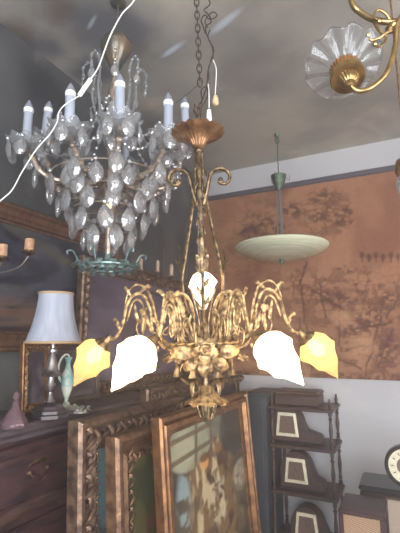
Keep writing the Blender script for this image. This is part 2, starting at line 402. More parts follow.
picture('large_painting', Matrix.Translation((.002, py0, pz0)) @ Matrix.Rotation(PI/2, 4, 'Z'), py1-py0, pz1-pz0, .085, .05, mat('brown oak frame', (104, 72, 52), .6, c2=(74, 50, 38), scale=12, stretch=(6, 1, 1), bump=.2),
        'large dark landscape painting in a wide brown wooden frame high on the left wall', wallpaint, OILG, nx=120, nz=90)

# tall pier glass near the corner
def glasscol(s, t, P):
    c = np.tile(np.array(lin((98, 90, 104)))[None], (len(s), 1))  # what the mirror reflects, painted as purple grey tones and a dark patch
    c = mixc(c, (70, 64, 80), sm(.4, .65, fbm(s*4, t*5, 4, 4))); c = mixc(c, (52, 48, 60), blob(s, t, .3, .45, .07, .16, .1)*.7); return c
CT = 1.315; my0 = hit(78, 330, 0, .08).y; my1 = -.06; mz1 = hit(86, 256, 0, .08).z
picture('tall_mirror', Matrix.Translation((.058, my0, CT+.003)) @ Matrix.Rotation(PI/2, 4, 'Z'), my1-my0, mz1-CT-.003, .075, .04, GILTD,
        'tall clouded wall mirror in a brown gilt frame between painting and corner', glasscol, vcmat('painted mirror reflection', .3, .6, .02, 20, coat=.3),
        carv=[(.045, .03, .016, .04, 3, True)], nx=40, nz=60, cat='mirror')

# leaning stack
def paintA(s, t, P):
    t = (t-.5)*2
    c = np.tile(np.array(lin((116, 150, 152)))[None], (len(s), 1)); n = fbm(s*5, t*6, 4, 3)
    c = mixc(c, (166, 176, 160), sm(.5, .7, n)*.8); c = mixc(c, (66, 74, 66), 1-sm(.35, .60, t+.2*(n-.5))); c = mixc(c, (40, 42, 40), 1-sm(.1, .4, t+.2*(n-.5)))
    return c
def paintB(s, t, P):
    t = (t-.5)*2
    c = np.tile(np.array(lin((104, 98, 66)))[None], (len(s), 1)); n = fbm(s*6, t*6, 5, 13)
    c = mixc(c, (66, 60, 42), sm(.4, .6, n)); c = mixc(c, (84, 100, 66), blob(s, t, .5, .75, .5, .3, .6)*.4)
    c = mixc(c, (182, 140, 84), blob(s, t, .80, .30, .12, .20, .3)*.85); c = mixc(c, (120, 70, 40), blob(s, t, .5, .5, .3, .1, .5)*.5); return c
def paintC(s, t, P):
    t = (t-.46)/.54
    n = fbm(s*8, t*11, 4, 3); nf = fbm(s*24, t*30, 3, 7)
    c = np.tile(np.array(lin((84, 76, 62)))[None], (len(s), 1)); c = mixc(c, (60, 52, 44), sm(.4, .65, n))
    win = blob(s, t, .26, .87, .26, .16, .06)*(t > .0)
    c = mixc(c, (152, 152, 124), win*.9); c = mixc(c, (172, 166, 136), blob(s, t, .18, .86, .12, .13, .2)*.6)
    c = mixc(c, (120, 120, 100), blob(s, t, .6, .9, .13, .14, .1)*.7)
    for a in ((.30, .68, .34, 1.0), (.02, .80, .5, .83), (.02, .93, .5, .95), (.50, .6, .53, 1.0)): c = mixc(c, (96, 78, 54), seg(s, t, *a, .022)*.85)
    c = mixc(c, (52, 46, 42), blob(s, t, .84, .8, .2, .3, .15)*.8)
    fig = np.maximum.reduce([blob(s, t, .40, .62, .20, .14, .4), blob(s, t, .55, .50, .26, .22, .3), blob(s, t, .5, .22, .34, .3, .4), blob(s, t, .58, .72, .09, .12, .3)])
    c = mixc(c, (132, 100, 62), fig*.75); c = mixc(c, (196, 176, 136), fig*sm(.54, .68, fbm(s*13, t*6, 3, 19))*.9); c = mixc(c, (72, 48, 32), fig*sm(.55, .7, fbm(s*10, t*9, 3, 29))*.9)
    c = mixc(c, (214, 150, 84), blob(s, t, .41, .71, .05, .045, .3)*.9); c = mixc(c, (84, 54, 34), blob(s, t, .41, .745, .06, .03, .3)*.8)
    c = mixc(c, (132, 92, 56), blob(s, t, .60, .76, .045, .04, .3)*.9)
    c = mixc(c, (150, 168, 168), blob(s, t, .15, .55, .07, .18, .4)*sm(.35, .5, n)*.8)
    c = mixc(c, (196, 184, 150), blob(s, t, .55, .40, .12, .16, .3)*sm(.4, .6, nf)*.7)
    c = mixc(c, (190, 176, 150), blob(s, t, .92, .46, .12, .11, .3)*(.5+.5*sm(.4, .55, nf))*.8)
    for k in range(6): c = mixc(c, (96, 84, 64), seg(s, t, .84+.035*k, .36, .88+.02*k, .55, .008)*.7)
    c = mixc(c, (110, 74, 48), seg(s, t, .80, .60, .98, .64, .02)*.7); c = mixc(c, (60, 66, 66), blob(s, t, .9, .68, .08, .05, .1)*.8)
    return c*.88
def dull(s, t, P):
    return mixc(np.tile(np.array(lin((60, 54, 58)))[None], (len(s), 1)), (88, 80, 84), sm(.4, .6, fbm(s*5, t*5, 4, 9)))
def lean_pic(name, pxl, pyt, pxr, utop, a, *args, **kw):
    p = hit(pxl, pyt, 0, utop); q = hit(pxr, 420, 0, utop)
    return picture(name, leanM(utop, p.y, p.z, a), q.y-p.y, p.z/math.cos(a), *args, **kw)
lean_pic('picture_frame', 68, 421, 175, .41, math.radians(3.0), .125, .06, GILTD, 'big picture in a heavily carved bronzed frame, leftmost of the leaning stack', paintA, OIL,
         carv=[(.068, .042, .026, .040, 1, True), (.102, .048, .010, .020, 2, False)])
lean_pic('picture_frame', 140, 389, 262, .345, math.radians(1.5), .085, .045, GILTD, 'dark picture in a bronzed carved frame rising behind the other leaning pictures', dull, OILG,
         carv=[(.045, .036, .020, .034, 5, True)])
lean_pic('picture_frame', 105, 437, 192, .51, math.radians(4.0), .105, .055, GILT, 'olive picture in a broad smooth gilt frame, second from left in the leaning stack', paintB, OIL,
         carv=[(.094, .042, .015, .028, 6, True)], prof=[(0, 0), (0, .045), (.008, .058), (.022, .058), (.03, .05), (.07, .026), (.085, .034), (.1, .03), (.105, .012), (.105, 0)])
cL = hit(151, 418, 0, .62)
lean_pic('picture_frame', 151, 418, 241, .62, math.radians(5.0), .080, .05, GILTO, 'large painting of robed figures in a fluted gilt frame, frontmost of the leaning stack', paintC, OIL,
         prof=[(0, 0), (0, .035), (.006, .045), (.016, .045), (.022, .028), (.028, .028), (.036, .044), (.054, .046), (.062, .024), (.080, .018), (.080, 0)], nx=150, nz=260)

# ------------------------------------------------------------ chest and what stands on it
CT = 1.315; CX = .315
cy0, cy1 = -2.75, -1.0
t = thing('chest_of_drawers', (0.005, (cy0+cy1)/2, 0), 'tall reddish brown chest of drawers against the left wall under the lamp', 'chest')
h = (cy1-cy0)/2
MB().box(0.0, CX-.03, -h+.02, h-.02, .0, CT-.035, bev=.004).build('carcass', REDW, t)
MB().box(0.0, CX, -h, h, CT-.035, CT, bev=.01).box(0.0, CX-.012, -h+.01, h-.01, CT-.055, CT-.034, bev=.006).build('top_board', mat('dark grey polished top', (84, 74, 78), .3, c2=(60, 52, 56), scale=6, stretch=(6, 1, 1)), t)
nd = 0
for zi, (za, zb) in enumerate(((1.03, 1.245), (.74, .98), (.42, .70), (.1, .38))):
    for (ya, yb) in ((-h+.05, -.31), (-.29, .28), (.30, h-.05)):
        dr = MB().box(CX-.032, CX-.012, ya, yb, za, zb, bev=.006).box(CX-.016, CX-.006, ya+.03, yb-.03, za+.03, zb-.03, bev=.006).build('drawer', REDW, t)
        hp = MB(); yc, zc_ = (ya+yb)/2, (za+zb)/2
        hp.sweep(cr([(CX-.006, yc-.04, zc_+.01), (CX+.008, yc-.035, zc_), (CX+.012, yc, zc_-.018), (CX+.008, yc+.035, zc_), (CX-.006, yc+.04, zc_+.01)], 5), .0035, n=6)
        hp.ball((CX-.004, yc-.04, zc_+.01), .01, n=8).ball((CX-.004, yc+.04, zc_+.01), .01, n=8)
        hp.leaf([(CX-.005, yc-.05, zc_+.03), (CX-.002, yc, zc_+.045), (CX-.005, yc+.05, zc_+.03)], .009, .002, up=(1, 0, 0))
        hp.build('drawer_pull', BRONZ, dr)
rail = MB()
pts = [(CX-.01, -h+.04+(2*h-.08)*i/40, 1.005+.035*math.sin(i/40*PI*3)**2) for i in range(41)]
rail.sweep(pts, .01, .022, n=8, up=(0, 0, 1)); rail.build('moulding', DWOOD, t)

def on_chest(px, py): p = hit(px, py, 2, CT); return p
# table lamp
LD = 1.63
lb = pt(49, 412, LD); lb.z = CT
t = thing('table_lamp', lb, 'table lamp with pale ribbed shade and silver baluster stem on the chest', 'lamp', rz=YAW)
zl = lambda y: pt(49, y, LD).z-CT
k = LD/410*.985
MB().lathe([(.075, 0), (.075, .012), (.066, .016), (.066, .026), (.055, .032), (.05, .04), (.02, .05), (.014, .056)], 8).build('base', mat('dark hexagonal plinth', (92, 86, 88), .4, .5, c2=(60, 56, 60), scale=20), t, auto=20)
H = zl(344)
prof = [(.012, .05), (.02, .055), (.012, .07), (.009, .09), (.017, .10), (.02, .115), (.012, .13), (.012, .145), (.036, .15), (.040, .156), (.034, .162), (.024, .175), (.02, .20), (.012, .225), (.010, .235), (.018, .24), (.018, .25), (.009, .255), (.008, .275), (.012, .28), (.008, .288), (.006, H+.03)]
MB().lathe(prof, 20).build('stem', SILVER, t)
sh = []; z0 = zl(343); z1 = zl(293)
for i in range(9):
    q = i/8; sh.append((.106-.040*(1-(1-q)**1.9), z0+(z1-z0)*q))
def ribs(r, z, a, q): return r*(1-.018*abs(math.cos(4*a))), z
so = sh; si = [(r-.003, z) for r, z in reversed(sh)]
MB().lathe(so+si, 48, fn=lambda r, z, a, q: ribs(r, z, a, q), cap=False).build('lamp_shade', SHADEF, t)
for z, r in ((z0+.003, .1065), (z1-.003, .067)):
    MB().sweep([(r*math.cos(a*PI/16)*(1-.015*abs(math.cos(a*PI/4))), r*math.sin(a*PI/16)*(1-.015*abs(math.cos(a*PI/4))), z) for a in range(32)], .0028, .005, n=6, up=(0, 0, 1), closed=True).build('shade_trim', SHTRIM, t)
sp = MB()
for a in range(3): sp.sweep([(0, 0, z1-.004), (.064*math.cos(a*2.1), .064*math.sin(a*2.1), z1-.004)], .0015, n=5)
sp.sweep([(0, 0, H), (0, 0, z1-.004)], .003, n=6).build('shade_carrier', BRONZ, t)

# small gilt frame and dark frame behind lamp
def onwall_pic(name, pxl, pyt, pxr, x, a, *args, **kw):
    p = hit(pxl, pyt, 0, x); q = hit(pxr, pyt, 0, x); a = math.radians(a)
    M = Matrix.Translation((x+(p.z-CT)*math.tan(a), p.y, CT+.001)) @ Matrix.Rotation(PI/2, 4, 'Z') @ Matrix.Rotation(-a, 4, 'X')
    return picture(name, M, q.y-p.y, (p.z-CT)/math.cos(a), *args, **kw)
onwall_pic('small_picture', 20, 344, 50, .13, 4, .034, .022, GILTO, 'small picture in a bright carved gilt frame, on the chest left behind the lamp', dull, OILG, carv=[(.018, .016, .009, .019, 8, True)], inner=GOLDL, nx=12, nz=20)
onwall_pic('small_picture', 33, 349, 97, .105, 3, .03, .02, DARKM, 'dark brown framed picture standing on the chest behind the green ewer', dull, OILG, nx=12, nz=20)

# ewer
ep = pt(66, 404, 1.78); ep.z = CT
t = thing('ewer', ep, 'pale green and white ewer with curled handle beside the lamp', 'ewer', rz=YAW)
MB().lathe([(.006, .03), (.008, .045), (.014, .06), (.022, .085), (.026, .115), (.024, .14), (.014, .165), (.009, .185), (.012, .205), (.018, .215), (.014, .215), (.007, .19)], 20).build('body', mat('teal glazed porcelain', (120, 166, 162), .25, c2=(200, 204, 190), scale=18, contrast=(.45, .55)), t)
fo = MB().lathe([(.042, 0), (.044, .008), (.036, .014), (.016, .02), (.010, .032)], 20, fn=lambda r, z, a, q: (r*(1+.12*math.cos(7*a)), z))
for a in range(7): fo.ball((.042*math.cos(a*.9), .042*math.sin(a*.9), .010), .011, n=8)
fo.build('foot', mat('chalky porcelain', (196, 200, 182), .4, c2=(140, 150, 130), scale=40), t)
MB().sweep(cr([(-.012, 0, .10), (-.034, 0, .13), (-.040, 0, .17), (-.032, 0, .205), (-.014, 0, .225), (0.0, 0, .222), (.004, 0, .208)], 6), [.006-.0025*i/36 for i in range(37)], n=8).build('handle', mat('ivory porcelain', (196, 202, 190), .3), t)
# ornament of shells/flowers next to ewer
op = pt(80, 404, 1.72); op.z = CT
fl = MB(); rd = random.Random(4)
for i in range(14):
    a = i*2.4; r = .004+.0023*i
    fl.leaf([(r*math.cos(a), r*math.sin(a), .004), (r*1.3*math.cos(a), r*1.3*math.sin(a), .02), (r*1.8*math.cos(a+.2), r*1.8*math.sin(a+.2), .024-.001*i)], .009, .003, up=(0, 0, 1))
fl.lathe([(.03, 0), (.028, .006), (.012, .01), (.01, .02)], 14)
tag(fl.build('shell_ornament', mat('grey white shell', (170, 168, 158), .5, c2=(110, 108, 104), scale=60), loc=op), 'small grey white shell shaped ornament at the foot of the ewer', 'ornament')
# glass decanter
gp = pt(15, 415, 1.44); gp.z = CT
t = thing('glass_decanter', gp, 'pinkish cone shaped glass decanter with stopper at the left end of the chest', 'decanter')
MB().lathe([(.042, 0), (.044, .006), (.040, .02), (.026, .045), (.013, .065), (.009, .08), (.011, .084), (.008, .084), (.006, .07), (.02, .045), (.036, .018), (.036, .008)], 20, fn=lambda r, z, a, q: (r*(1+.05*math.cos(8*a)), z)).build('flask', PURG, t)
MB().lathe([(.005, .078), (.006, .088), (.011, .096), (.009, .106), (.003, .115)], 12).build('stopper', PURG, t)

# ------------------------------------------------------------ wall sconce left
SD = 1.50
sp0 = pt(-22, 262, SD); sp0.x = 0.012
sp0 = Vector((.052, hit(-14, 262, 0, .2).y, pt(-14, 262, 1.4).z))
t = thing('wall_sconce', sp0, 'slim metal candle sconce with card candle tubes, left of the crystal chandelier', 'sconce')
MB().lathe([(.003, .0), (.022, .003), (.03, .0), (.03, -.006), (.0, -.006)][::-1], 20, M=Matrix.Rotation(PI/2, 4, 'Y')).build('backplate', BRONZ, t)
for tgt in ((28.5, 256, 1.40), (1.5, 262, 1.36)):
    e = pt(*tgt)-sp0; mid = e*.5+Vector((0, 0, -.045)); c1 = e*.86+Vector((.0, 0, -.036))
    ar = MB().sweep(cr([(0.004, 0, 0), e*.2+Vector((0, 0, -.03)), mid, c1, e+Vector((0, 0, .0))], 8), .0028, n=8).build('arm', mat('pewter rod', (150, 142, 134), .35, .8), t)
    Mx = Matrix.Translation(e)
    MB().lathe([(.004, 0), (.008, .004), (.024, .01), (.026, .013), (.006, .012), (.004, .02)], 18, M=Mx).build('drip_pan', BRONZ, ar)
    MB().lathe([(.0155, .02), (.016, .022), (.016, .06), (.013, .061), (.012, .05)], 16, M=Mx).lathe([(.005, .01), (.005, .03)], 8, M=Mx).build('candle_tube', CORK, ar)

# ------------------------------------------------------------ main chandelier
CD = 1.15; cpx = 207
cb = pt(cpx, 420, CD); Z0 = cb.z
zz = lambda y: pt(cpx, y, CD).z-Z0
def kx(y): # metres per px at the axis for that image height
    return (CD*math.cos(PITCH)+(zz(y)+Z0-1.6)*math.sin(PITCH))/F
TILT = Matrix.Translation(cb) @ Matrix.Rotation(YAW, 4, 'Z') @ Matrix.Rotation(math.radians(-1.75), 4, 'Y')
t = thing('brass_chandelier', cb, 'gilt brass chandelier with lit flame shaped glass shades, hanging in front of everything', 'chandelier', M=TILT)
CH = t
zr, zb = zz(120), zz(149)
def flute(r, z, a, q): return r*(1+.16*min(1, q*5)*(1-.55*q)*(abs(math.cos(10*a))-.5)), z+.002*q*q*math.cos(20*a)
CS = 1.12
prof = [(r, zb+z*.62) for r, z in [(.010, 0), (.014, .006), (.018, .018), (.023, .034), (.030, .050), (.040, .065), (.054, .077), (.068, .083), (.071, .0855), (.068, .0875), (.050, .080), (.03, .064), (.010, .04), (.006, .035)]]
MB().lathe([(r*CS, z) for r, z in prof], 96, fn=lambda r, z, a, q: flute(r, z, a, min(1, max(0, (r-.012)/.058)))).build('canopy', COPPER, t, auto=60)
MB().lathe([(.007, zz(190)), (.010, zz(175)), (.012, zz(160)), (.010, zz(154)), (.015, zz(151)), (.010, zb+.002), (.006, zb+.05), (.0045, zr+.02)], 14).build('stem', BRONZ, t)
MB().sweep([(.010*math.cos(a*PI/8), 0, zr+.030+.012*math.sin(a*PI/8)) for a in range(16)], .0028, n=6, closed=True).build('hanging_ring', IRON, t)
# six upper leaf straps + rods of the cage
for i in range(3):
    a = -PI/2 + i*2*PI/3 + PI; 
    a = {0: PI, 1: 0, 2: -PI/2}[i]
    ca, sa = math.cos(a), math.sin(a); P = lambda r, y: (r*ca, r*sa, zz(y))
    rod = MB().sweep(cr([P(.008, 152), P(.012, 180), P(.026, 215), P(.050, 262), P(.058, 280), P(.050, 305), P(.022, 332), P(.012, 348)], 8), .0052, .004, n=8).build('cage_rod', BRASS, t)
    lf = MB()
    for y, L in ((166, .05), (186, .06), (206, .07), (232, .06), (255, .045)):
        r0 = {166: .011, 186: .014, 206: .022, 232: .035, 255: .047}[y]; z = zz(y)
        lf.leaf([P(r0, y), ((r0+.008)*ca, (r0+.008)*sa, z-L*.4), ((r0+.014+.006*random.random())*ca, (r0+.014)*sa, z-L)], .0065, .0018, up=(ca, sa, 0), lobes=4)
    for sgn in (-1, 1):
        z = zz(272); 
        lf.leaf([P(.055, 276), (.064*ca-sgn*.008*sa, .064*sa+sgn*.008*ca, z+.016), (.076*ca-sgn*.016*sa, .076*sa+sgn*.016*ca, z+.036)], .009, .002, up=(ca, sa, 0), lobes=3)
    lf.leaf([P(.055, 280), P(.066, 265), P(.062, 250), P(.07, 243)], .008, .002, up=(ca, sa, 0), lobes=3)
    lf.build('leaf_spray', BRASS, rod)
for s in (1, -1):     # rams-horn scrolls
    pts = [(s*.010, -.006, zz(206)), (s*.020, -.008, zz(194))]
    cx, cz = .066, zz(180); 
    for q in range(0, 15):
        a = PI*0.97 - q*PI*1.72/14; R = .031*(1-.045*q*(.35+.04*q))
        R = .036-.0016*q
        pts.append((s*(cx+R*math.cos(a)), -.008, cz+R*math.sin(a)*1.02))
    pts += [(s*(cx+.002), -.008, cz-.012), (s*(cx-.004), -.008, cz-.004)]
    n_ = len(cr(pts, 4))
    m = MB().sweep(cr(pts, 4), [.0064-.0026*i/n_ for i in range(n_)], [.0078-.0030*i/n_ for i in range(n_)], n=10, up=(0, 1, 0))
    m.ball((s*(cx-.004), -.008, cz-.004), .0075)
    m.build('scroll', BRASS, t)
inner = MB()   # central strap with berries
inner.sweep(cr([(0, -.012, zz(155)), (0, -.015, zz(185)), (0, -.018, zz(220)), (0, -.014, zz(250)), (0, -.012, zz(262))], 8), .0032, n=8)
for i in range(11):
    z = zz(165+i*9); sg = 1 if i % 2 else -1
    inner.leaf([(0, -.016, z), (sg*.008, -.020, z-.008), (sg*.013, -.020, z-.026)], .005, .0015, up=(0, -1, 0), lobes=2)
    inner.ball((-sg*.005, -.02, z-.01), .0028, n=6)
inner.build('leafy_rod', BRONZ, t)

# glass flame shade profile along +z (neck at 0, tip at L)
SL = .150
def flame(scale=1.0, n=48):
    mb = MB(); prof = []
    ts = [0, .03, .08, .15, .24, .34, .44, .54, .64, .73, .81, .88, .94, 1.0]
    rs = [.016, .030, .041, .049, .0535, .0545, .051, .0455, .039, .032, .025, .0175, .010, .002]
    ts = [i/22 for i in range(23)]
    for q in ts:
        r = .016+.033*math.sin(min(1, q/.24)*PI/2)**.8 if q < .24 else .049*max(.03, 1-((q-.24)/.76)**1.65)
        prof.append((r*scale, q*SL*scale))
    def fn(r, z, a, q):
        w = 5*a+q*5.5
        return r*(1+.11*math.cos(w)*min(1, q*5)+.19*((1-abs(math.sin(q*9.6+.9*math.cos(a+1))))-.35)*min(1, q*4)), z
    mb.lathe(prof, n, fn=fn)
    # bend of the tip
    out = []
    for x, y, z in mb.v:
        q = z/(SL*scale); out.append((x+.004*scale*q*q, y-.016*scale*q**3, z))
    mb.v = out
    return mb
def shademat(name, col, strg, see):
    m = bpy.data.materials.new(name); m.use_nodes = True; nt = m.node_tree; nt.nodes.clear(); N = nt.nodes.new; L = nt.links.new
    o = N('ShaderNodeOutputMaterial'); e = N('ShaderNodeEmission'); tr = N('ShaderNodeBsdfTransparent'); tl = N('ShaderNodeBsdfTranslucent'); df = N('ShaderNodeBsdfDiffuse')
    tl.inputs[0].default_value = (.8, .6, .34, 1); df.inputs[0].default_value = (.45, .36, .22, 1); tr.inputs[0].default_value = (1, .86, .58, 1)
    tc = N('ShaderNodeTexCoord'); nz = N('ShaderNodeTexNoise'); nz.inputs['Scale'].default_value = 45; nz.inputs['Detail'].default_value = 3; L(tc.outputs['Object'], nz.inputs['Vector'])
    mr = N('ShaderNodeMapRange'); mr.inputs[1].default_value = .3; mr.inputs[2].default_value = .7; mr.inputs[3].default_value = strg*.8; mr.inputs[4].default_value = strg*1.15; L(nz.outputs[0], mr.inputs[0])
    e.inputs[0].default_value = (*lin(col), 1); L(mr.outputs[0], e.inputs[1])
    m1 = N('ShaderNodeMixShader'); m1.inputs[0].default_value = .5; L(tl.outputs[0], m1.inputs[1]); L(df.outputs[0], m1.inputs[2])
    m2 = N('ShaderNodeMixShader'); m2.inputs[0].default_value = see; L(m1.outputs[0], m2.inputs[1]); L(tr.outputs[0], m2.inputs[2])
    ad = N('ShaderNodeAddShader'); L(m2.outputs[0], ad.inputs[0]); L(e.outputs[0], ad.inputs[1]); L(ad.outputs[0], o.inputs[0])
    MATS[name] = m; return m
SH_HOT = shademat('glowing white glass', (255, 232, 200), 5.0, .2)
SH_WARM = shademat('glowing amber glass', (255, 200, 122), .46, .2)
BULB = mat('lit bulb', (255, 240, 200), .5, emit=(255, 216, 140), estr=11)

zA = zz(345)
def make_arm(ang, hot, tilt=48, roff=0.0, zs=1.0, rs=1.0, sc_=1.0):
    Z = lambda y: zz(345)+(zz(y)-zz(345))*zs
    R = lambda pts: [(0, -r*rs, z) for r, z in pts]
    a1 = R([(.02, Z(345)), (.07, Z(350)), (.115, Z(346)), (.146, Z(328)), (.152, Z(308)), (.172, Z(293)), (.198, Z(291)), (.222, Z(301)), (.236, Z(322)), (.255, Z(334)), (.278+roff, Z(337))])
    mb = MB().sweep(cr(a1, 7), .0058, .0050, n=9)
    a2 = R([(.085, Z(347)), (.128, Z(334)), (.139, Z(312)), (.158, Z(289)), (.190, Z(281)), (.216, Z(287)), (.228, Z(300))])
    P2 = cr(a2, 6); mb.sweep(P2, [.0056*(1-.55*i/len(P2)) for i in range(len(P2))], n=8)
    # inner returning scroll
    P3 = cr(R([(.222, Z(318)), (.206, Z(300)), (.186, Z(297)), (.170, Z(308)), (.168, Z(324)), (.182, Z(334)), (.194, Z(326)), (.188, Z(319))]), 6)
    mb.sweep(P3, [.0042*(1-.5*i/len(P3)) for i in range(len(P3))], n=8)
    P4 = cr(R([(.06, Z(343)), (.075, Z(325)), (.098, Z(312)), (.118, Z(318)), (.116, Z(332)), (.100, Z(332)), (.098, Z(324))]), 6)
    mb.sweep(P4, [.0042*(1-.45*i/len(P4)) for i in range(len(P4))], n=8)
    arm = mb.build('arm', GOLDL, CH, rot=(0, 0, ang))
    for r, y, dr, dy, w in ((.15, 330, .030, -22, .012), (.13, 345, .03, 10, .012), (.186, 291, -.028, -8, .009), (.21, 293, .02, -10, .008), (.178, 330, -.01, -24, .010), (.06, 347, .05, 12, .014), (.09, 318, -.02, -14, .009), (.24, 328, .02, -12, .009), (.20, 300, -.012, 20, .008)):
        r *= rs; z = Z(y); dz = -dy*kx(330)
        MB().leaf([(0, -r, z), (.004, -(r+dr*.5), z+dz*.6), (-.003, -(r+dr), z+dz), (-.006, -(r+dr*1.2), z+dz*.85)], w*.75, .002, up=(1, 0, 0), lobes=4).build('acanthus_leaf', GOLDL, arm)
    # socket and shade
    e = Vector((0, -(.276*rs+roff), Z(337))); d = Vector((0, -math.cos(math.radians(tilt)), -math.sin(math.radians(tilt))))
    q = Vector((0, 0, 1)).rotation_difference(d).to_matrix().to_4x4(); Ms = Matrix.Translation(e) @ q
    MB().lathe([(.006, -.016), (.010, -.012), (.012, 0), (.017, .008), (.026, .016), (.028, .02), (.022, .02), (.012, .012)], 20, M=Ms, fn=lambda r, z, a, qq: (r*(1+.06*math.cos(8*a)), z)).build('shade_holder', BRASS, arm)
    Mh = Matrix.Translation(e+d*.014) @ q
    fm_ = flame(sc_); fm_.v = [tuple(Mh @ Vector(p)) for p in fm_.v]
    fm_.build('glass_shade', SH_HOT if hot else SH_WARM, arm, auto=None)
    b = MB().lathe([(.006, .0), (.010, .012), (.017, .03), (.021, .045), (.018, .058), (.010, .067), (.002, .07)], 14, M=Mh)
    b.build('light_bulb', BULB, arm)
    return arm
make_arm(math.radians(-50), True, 38, zs=.80, rs=.61, sc_=.98)
make_arm(math.radians(50), True, 38, zs=.80, rs=.61, sc_=.98)
make_arm(math.radians(-99), False, 47, .006, sc_=.96)
make_arm(math.radians(97), False, 47, .006, sc_=.96)
# centre lamp inside cage
ci = thing = thing
fm_ = flame(.72); Mh = Matrix.Translation((0, 0, zz(272))) @ Matrix.Rotation(PI, 4, 'X'); fm_.v = [tuple(Mh @ Vector(p)) for p in fm_.v]
fm_.build('glass_shade', SH_HOT, CH, auto=None)
MB().lathe([(.012, zz(278)), (.016, zz(270)), (.02, zz(266)), (.008, zz(262)), (.005, zz(252))], 16).build('lamp_holder', BRASS, CH)
fr = MB()     # strap leaves in front of the centre glass
fr.sweep(cr([(0, -.012, zz(262)), (.002, -.042, zz(275)), (-.002, -.044, zz(295)), (0, -.028, zz(322)), (0, -.02, zz(348))], 8), .005, .003, n=8)
for (y, sg) in ((272, 1), (276, -1), (288, 1), (296, -1), (306, 1), (312, -1)):
    z = zz(y); fr.leaf([(0, -.044, z), (sg*.010, -.048, z+.008), (sg*.016, -.046, z+.022)], .006, .0018, up=(0, -1, 0), lobes=3)
for sg in (1, -1):
    fr.sweep(cr([(sg*.016, -.02, zz(345)), (sg*.012, -.025, zz(325)), (sg*.022, -.03, zz(305)), (sg*.034, -.03, zz(290))], 6), .0032, n=7)
fr.build('front_strap', BRASS, CH)
# body: hub, ring band, scroll basket
hb = MB().lathe([(.012, zz(372)), (.016, zz(364)), (.024, zz(356)), (.028, zz(350)), (.024, zz(344)), (.018, zz(338)), (.012, zz(330)), (.016, zz(326)), (.006, zz(322))], 24, fn=lambda r, z, a, q: (r*(1+.05*math.cos(8*a)), z))
hb.build('hub', GOLDL, CH)
bs = MB()
for i in range(10):
    a = i*2*PI/10+.12; ca, sa = math.cos(a), math.sin(a); rd = 1 if i % 2 else .8
    Pq = lambda r, y: (r*ca, r*sa, zz(y))
    pts = cr([Pq(.03, 348), Pq(.065*rd, 336), Pq(.095*rd, 326), Pq(.118*rd, 334), Pq(.112*rd, 345), Pq(.096*rd, 343)], 5)
    bs.sweep(pts, [.0036*(1-.4*j/len(pts)) for j in range(len(pts))], n=7)
    bs.leaf([Pq(.03, 352), Pq(.07*rd, 350), Pq(.105*rd, 353), Pq(.13*rd, 362)], .008, .002, up=(0, 0, 1), lobes=4)
bs.sweep([(.104*math.cos(a*PI/24), .104*math.sin(a*PI/24), zz(343)+.002*math.sin(a*3)) for a in range(48)], .0036, n=7, closed=True)
bs.build('scroll_basket', GOLDL, CH)
for a in (25, 155, -25, -155, 90):        # large oval C scrolls standing on the basket
    ca, sa = math.cos(math.radians(a)), math.sin(math.radians(a)); Pq = lambda r, y: (r*ca, r*sa, zz(y))
    P = cr([Pq(.035, 342), Pq(.030, 322), Pq(.040, 303), Pq(.066, 294), Pq(.092, 302), Pq(.098, 320), Pq(.086, 334), Pq(.068, 334), Pq(.060, 322), Pq(.068, 314)], 7)
    c_ = MB().sweep(P, [.0056*(1-.5*i/len(P)) for i in range(len(P))], n=8).build('c_scroll', GOLDL, CH)
    MB().leaf([Pq(.052, 330), Pq(.060, 312), Pq(.080, 300), Pq(.104, 296), Pq(.112, 304)], .012, .002, up=(-sa, ca, 0), lobes=5).build('scroll_leaf', GOLDL, c_)
# rosettes, the front one big
def rosette(ang, r0, y, s):
    ro = MB(); z = zz(y)
    for k in range(5):
        a = PI/2+k*2*PI/5+.6; 
        ro.leaf([(0, 0, 0), (.5*s*math.cos(a), -.25*s, .5*s*math.sin(a)), (s*math.cos(a), -.12*s, s*math.sin(a))], s*.42, .002, up=(0, -1, 0))
    for k in range(6):
        a = k*PI/3; ro.leaf([(0, -.15*s, 0), (.25*s*math.cos(a), -.42*s, .25*s*math.sin(a)), (.45*s*math.cos(a), -.3*s, .45*s*math.sin(a))], s*.2, .002, up=(0, -1, 0))
    ro.ball((0, -.35*s, 0), s*.14, n=10)
    M = Matrix.Rotation(ang, 4, 'Z') @ Matrix.Translation((0, -r0, z)); ro.v = [tuple(M @ Vector(p)) for p in ro.v]
    return ro.build('rosette', GOLDL, CH)
rosette(0, .085, 349, .036)
for a in (125, -125): rosette(math.radians(a), .085, 347, .030)
# big front leaves
bl = MB()
for (dx, y, L, ang, w) in ((-.028, 352, .062, 176, .017), (.028, 352, .060, 4, .017), (0, 356, .050, -92, .019), (.02, 357, .045, -38, .015), (-.02, 357, .045, -142, .014)):
    a = math.radians(ang); z = zz(y); c, s_ = math.cos(a), math.sin(a)
    bl.leaf([(dx, -.082, z), (dx+c*L*.5, -.094, z+s_*L*.5), (dx+c*L, -.084, z+s_*L)], w, .0026, up=(0, -1, 0))
bl.build('front_leaf', GOLDL, CH)
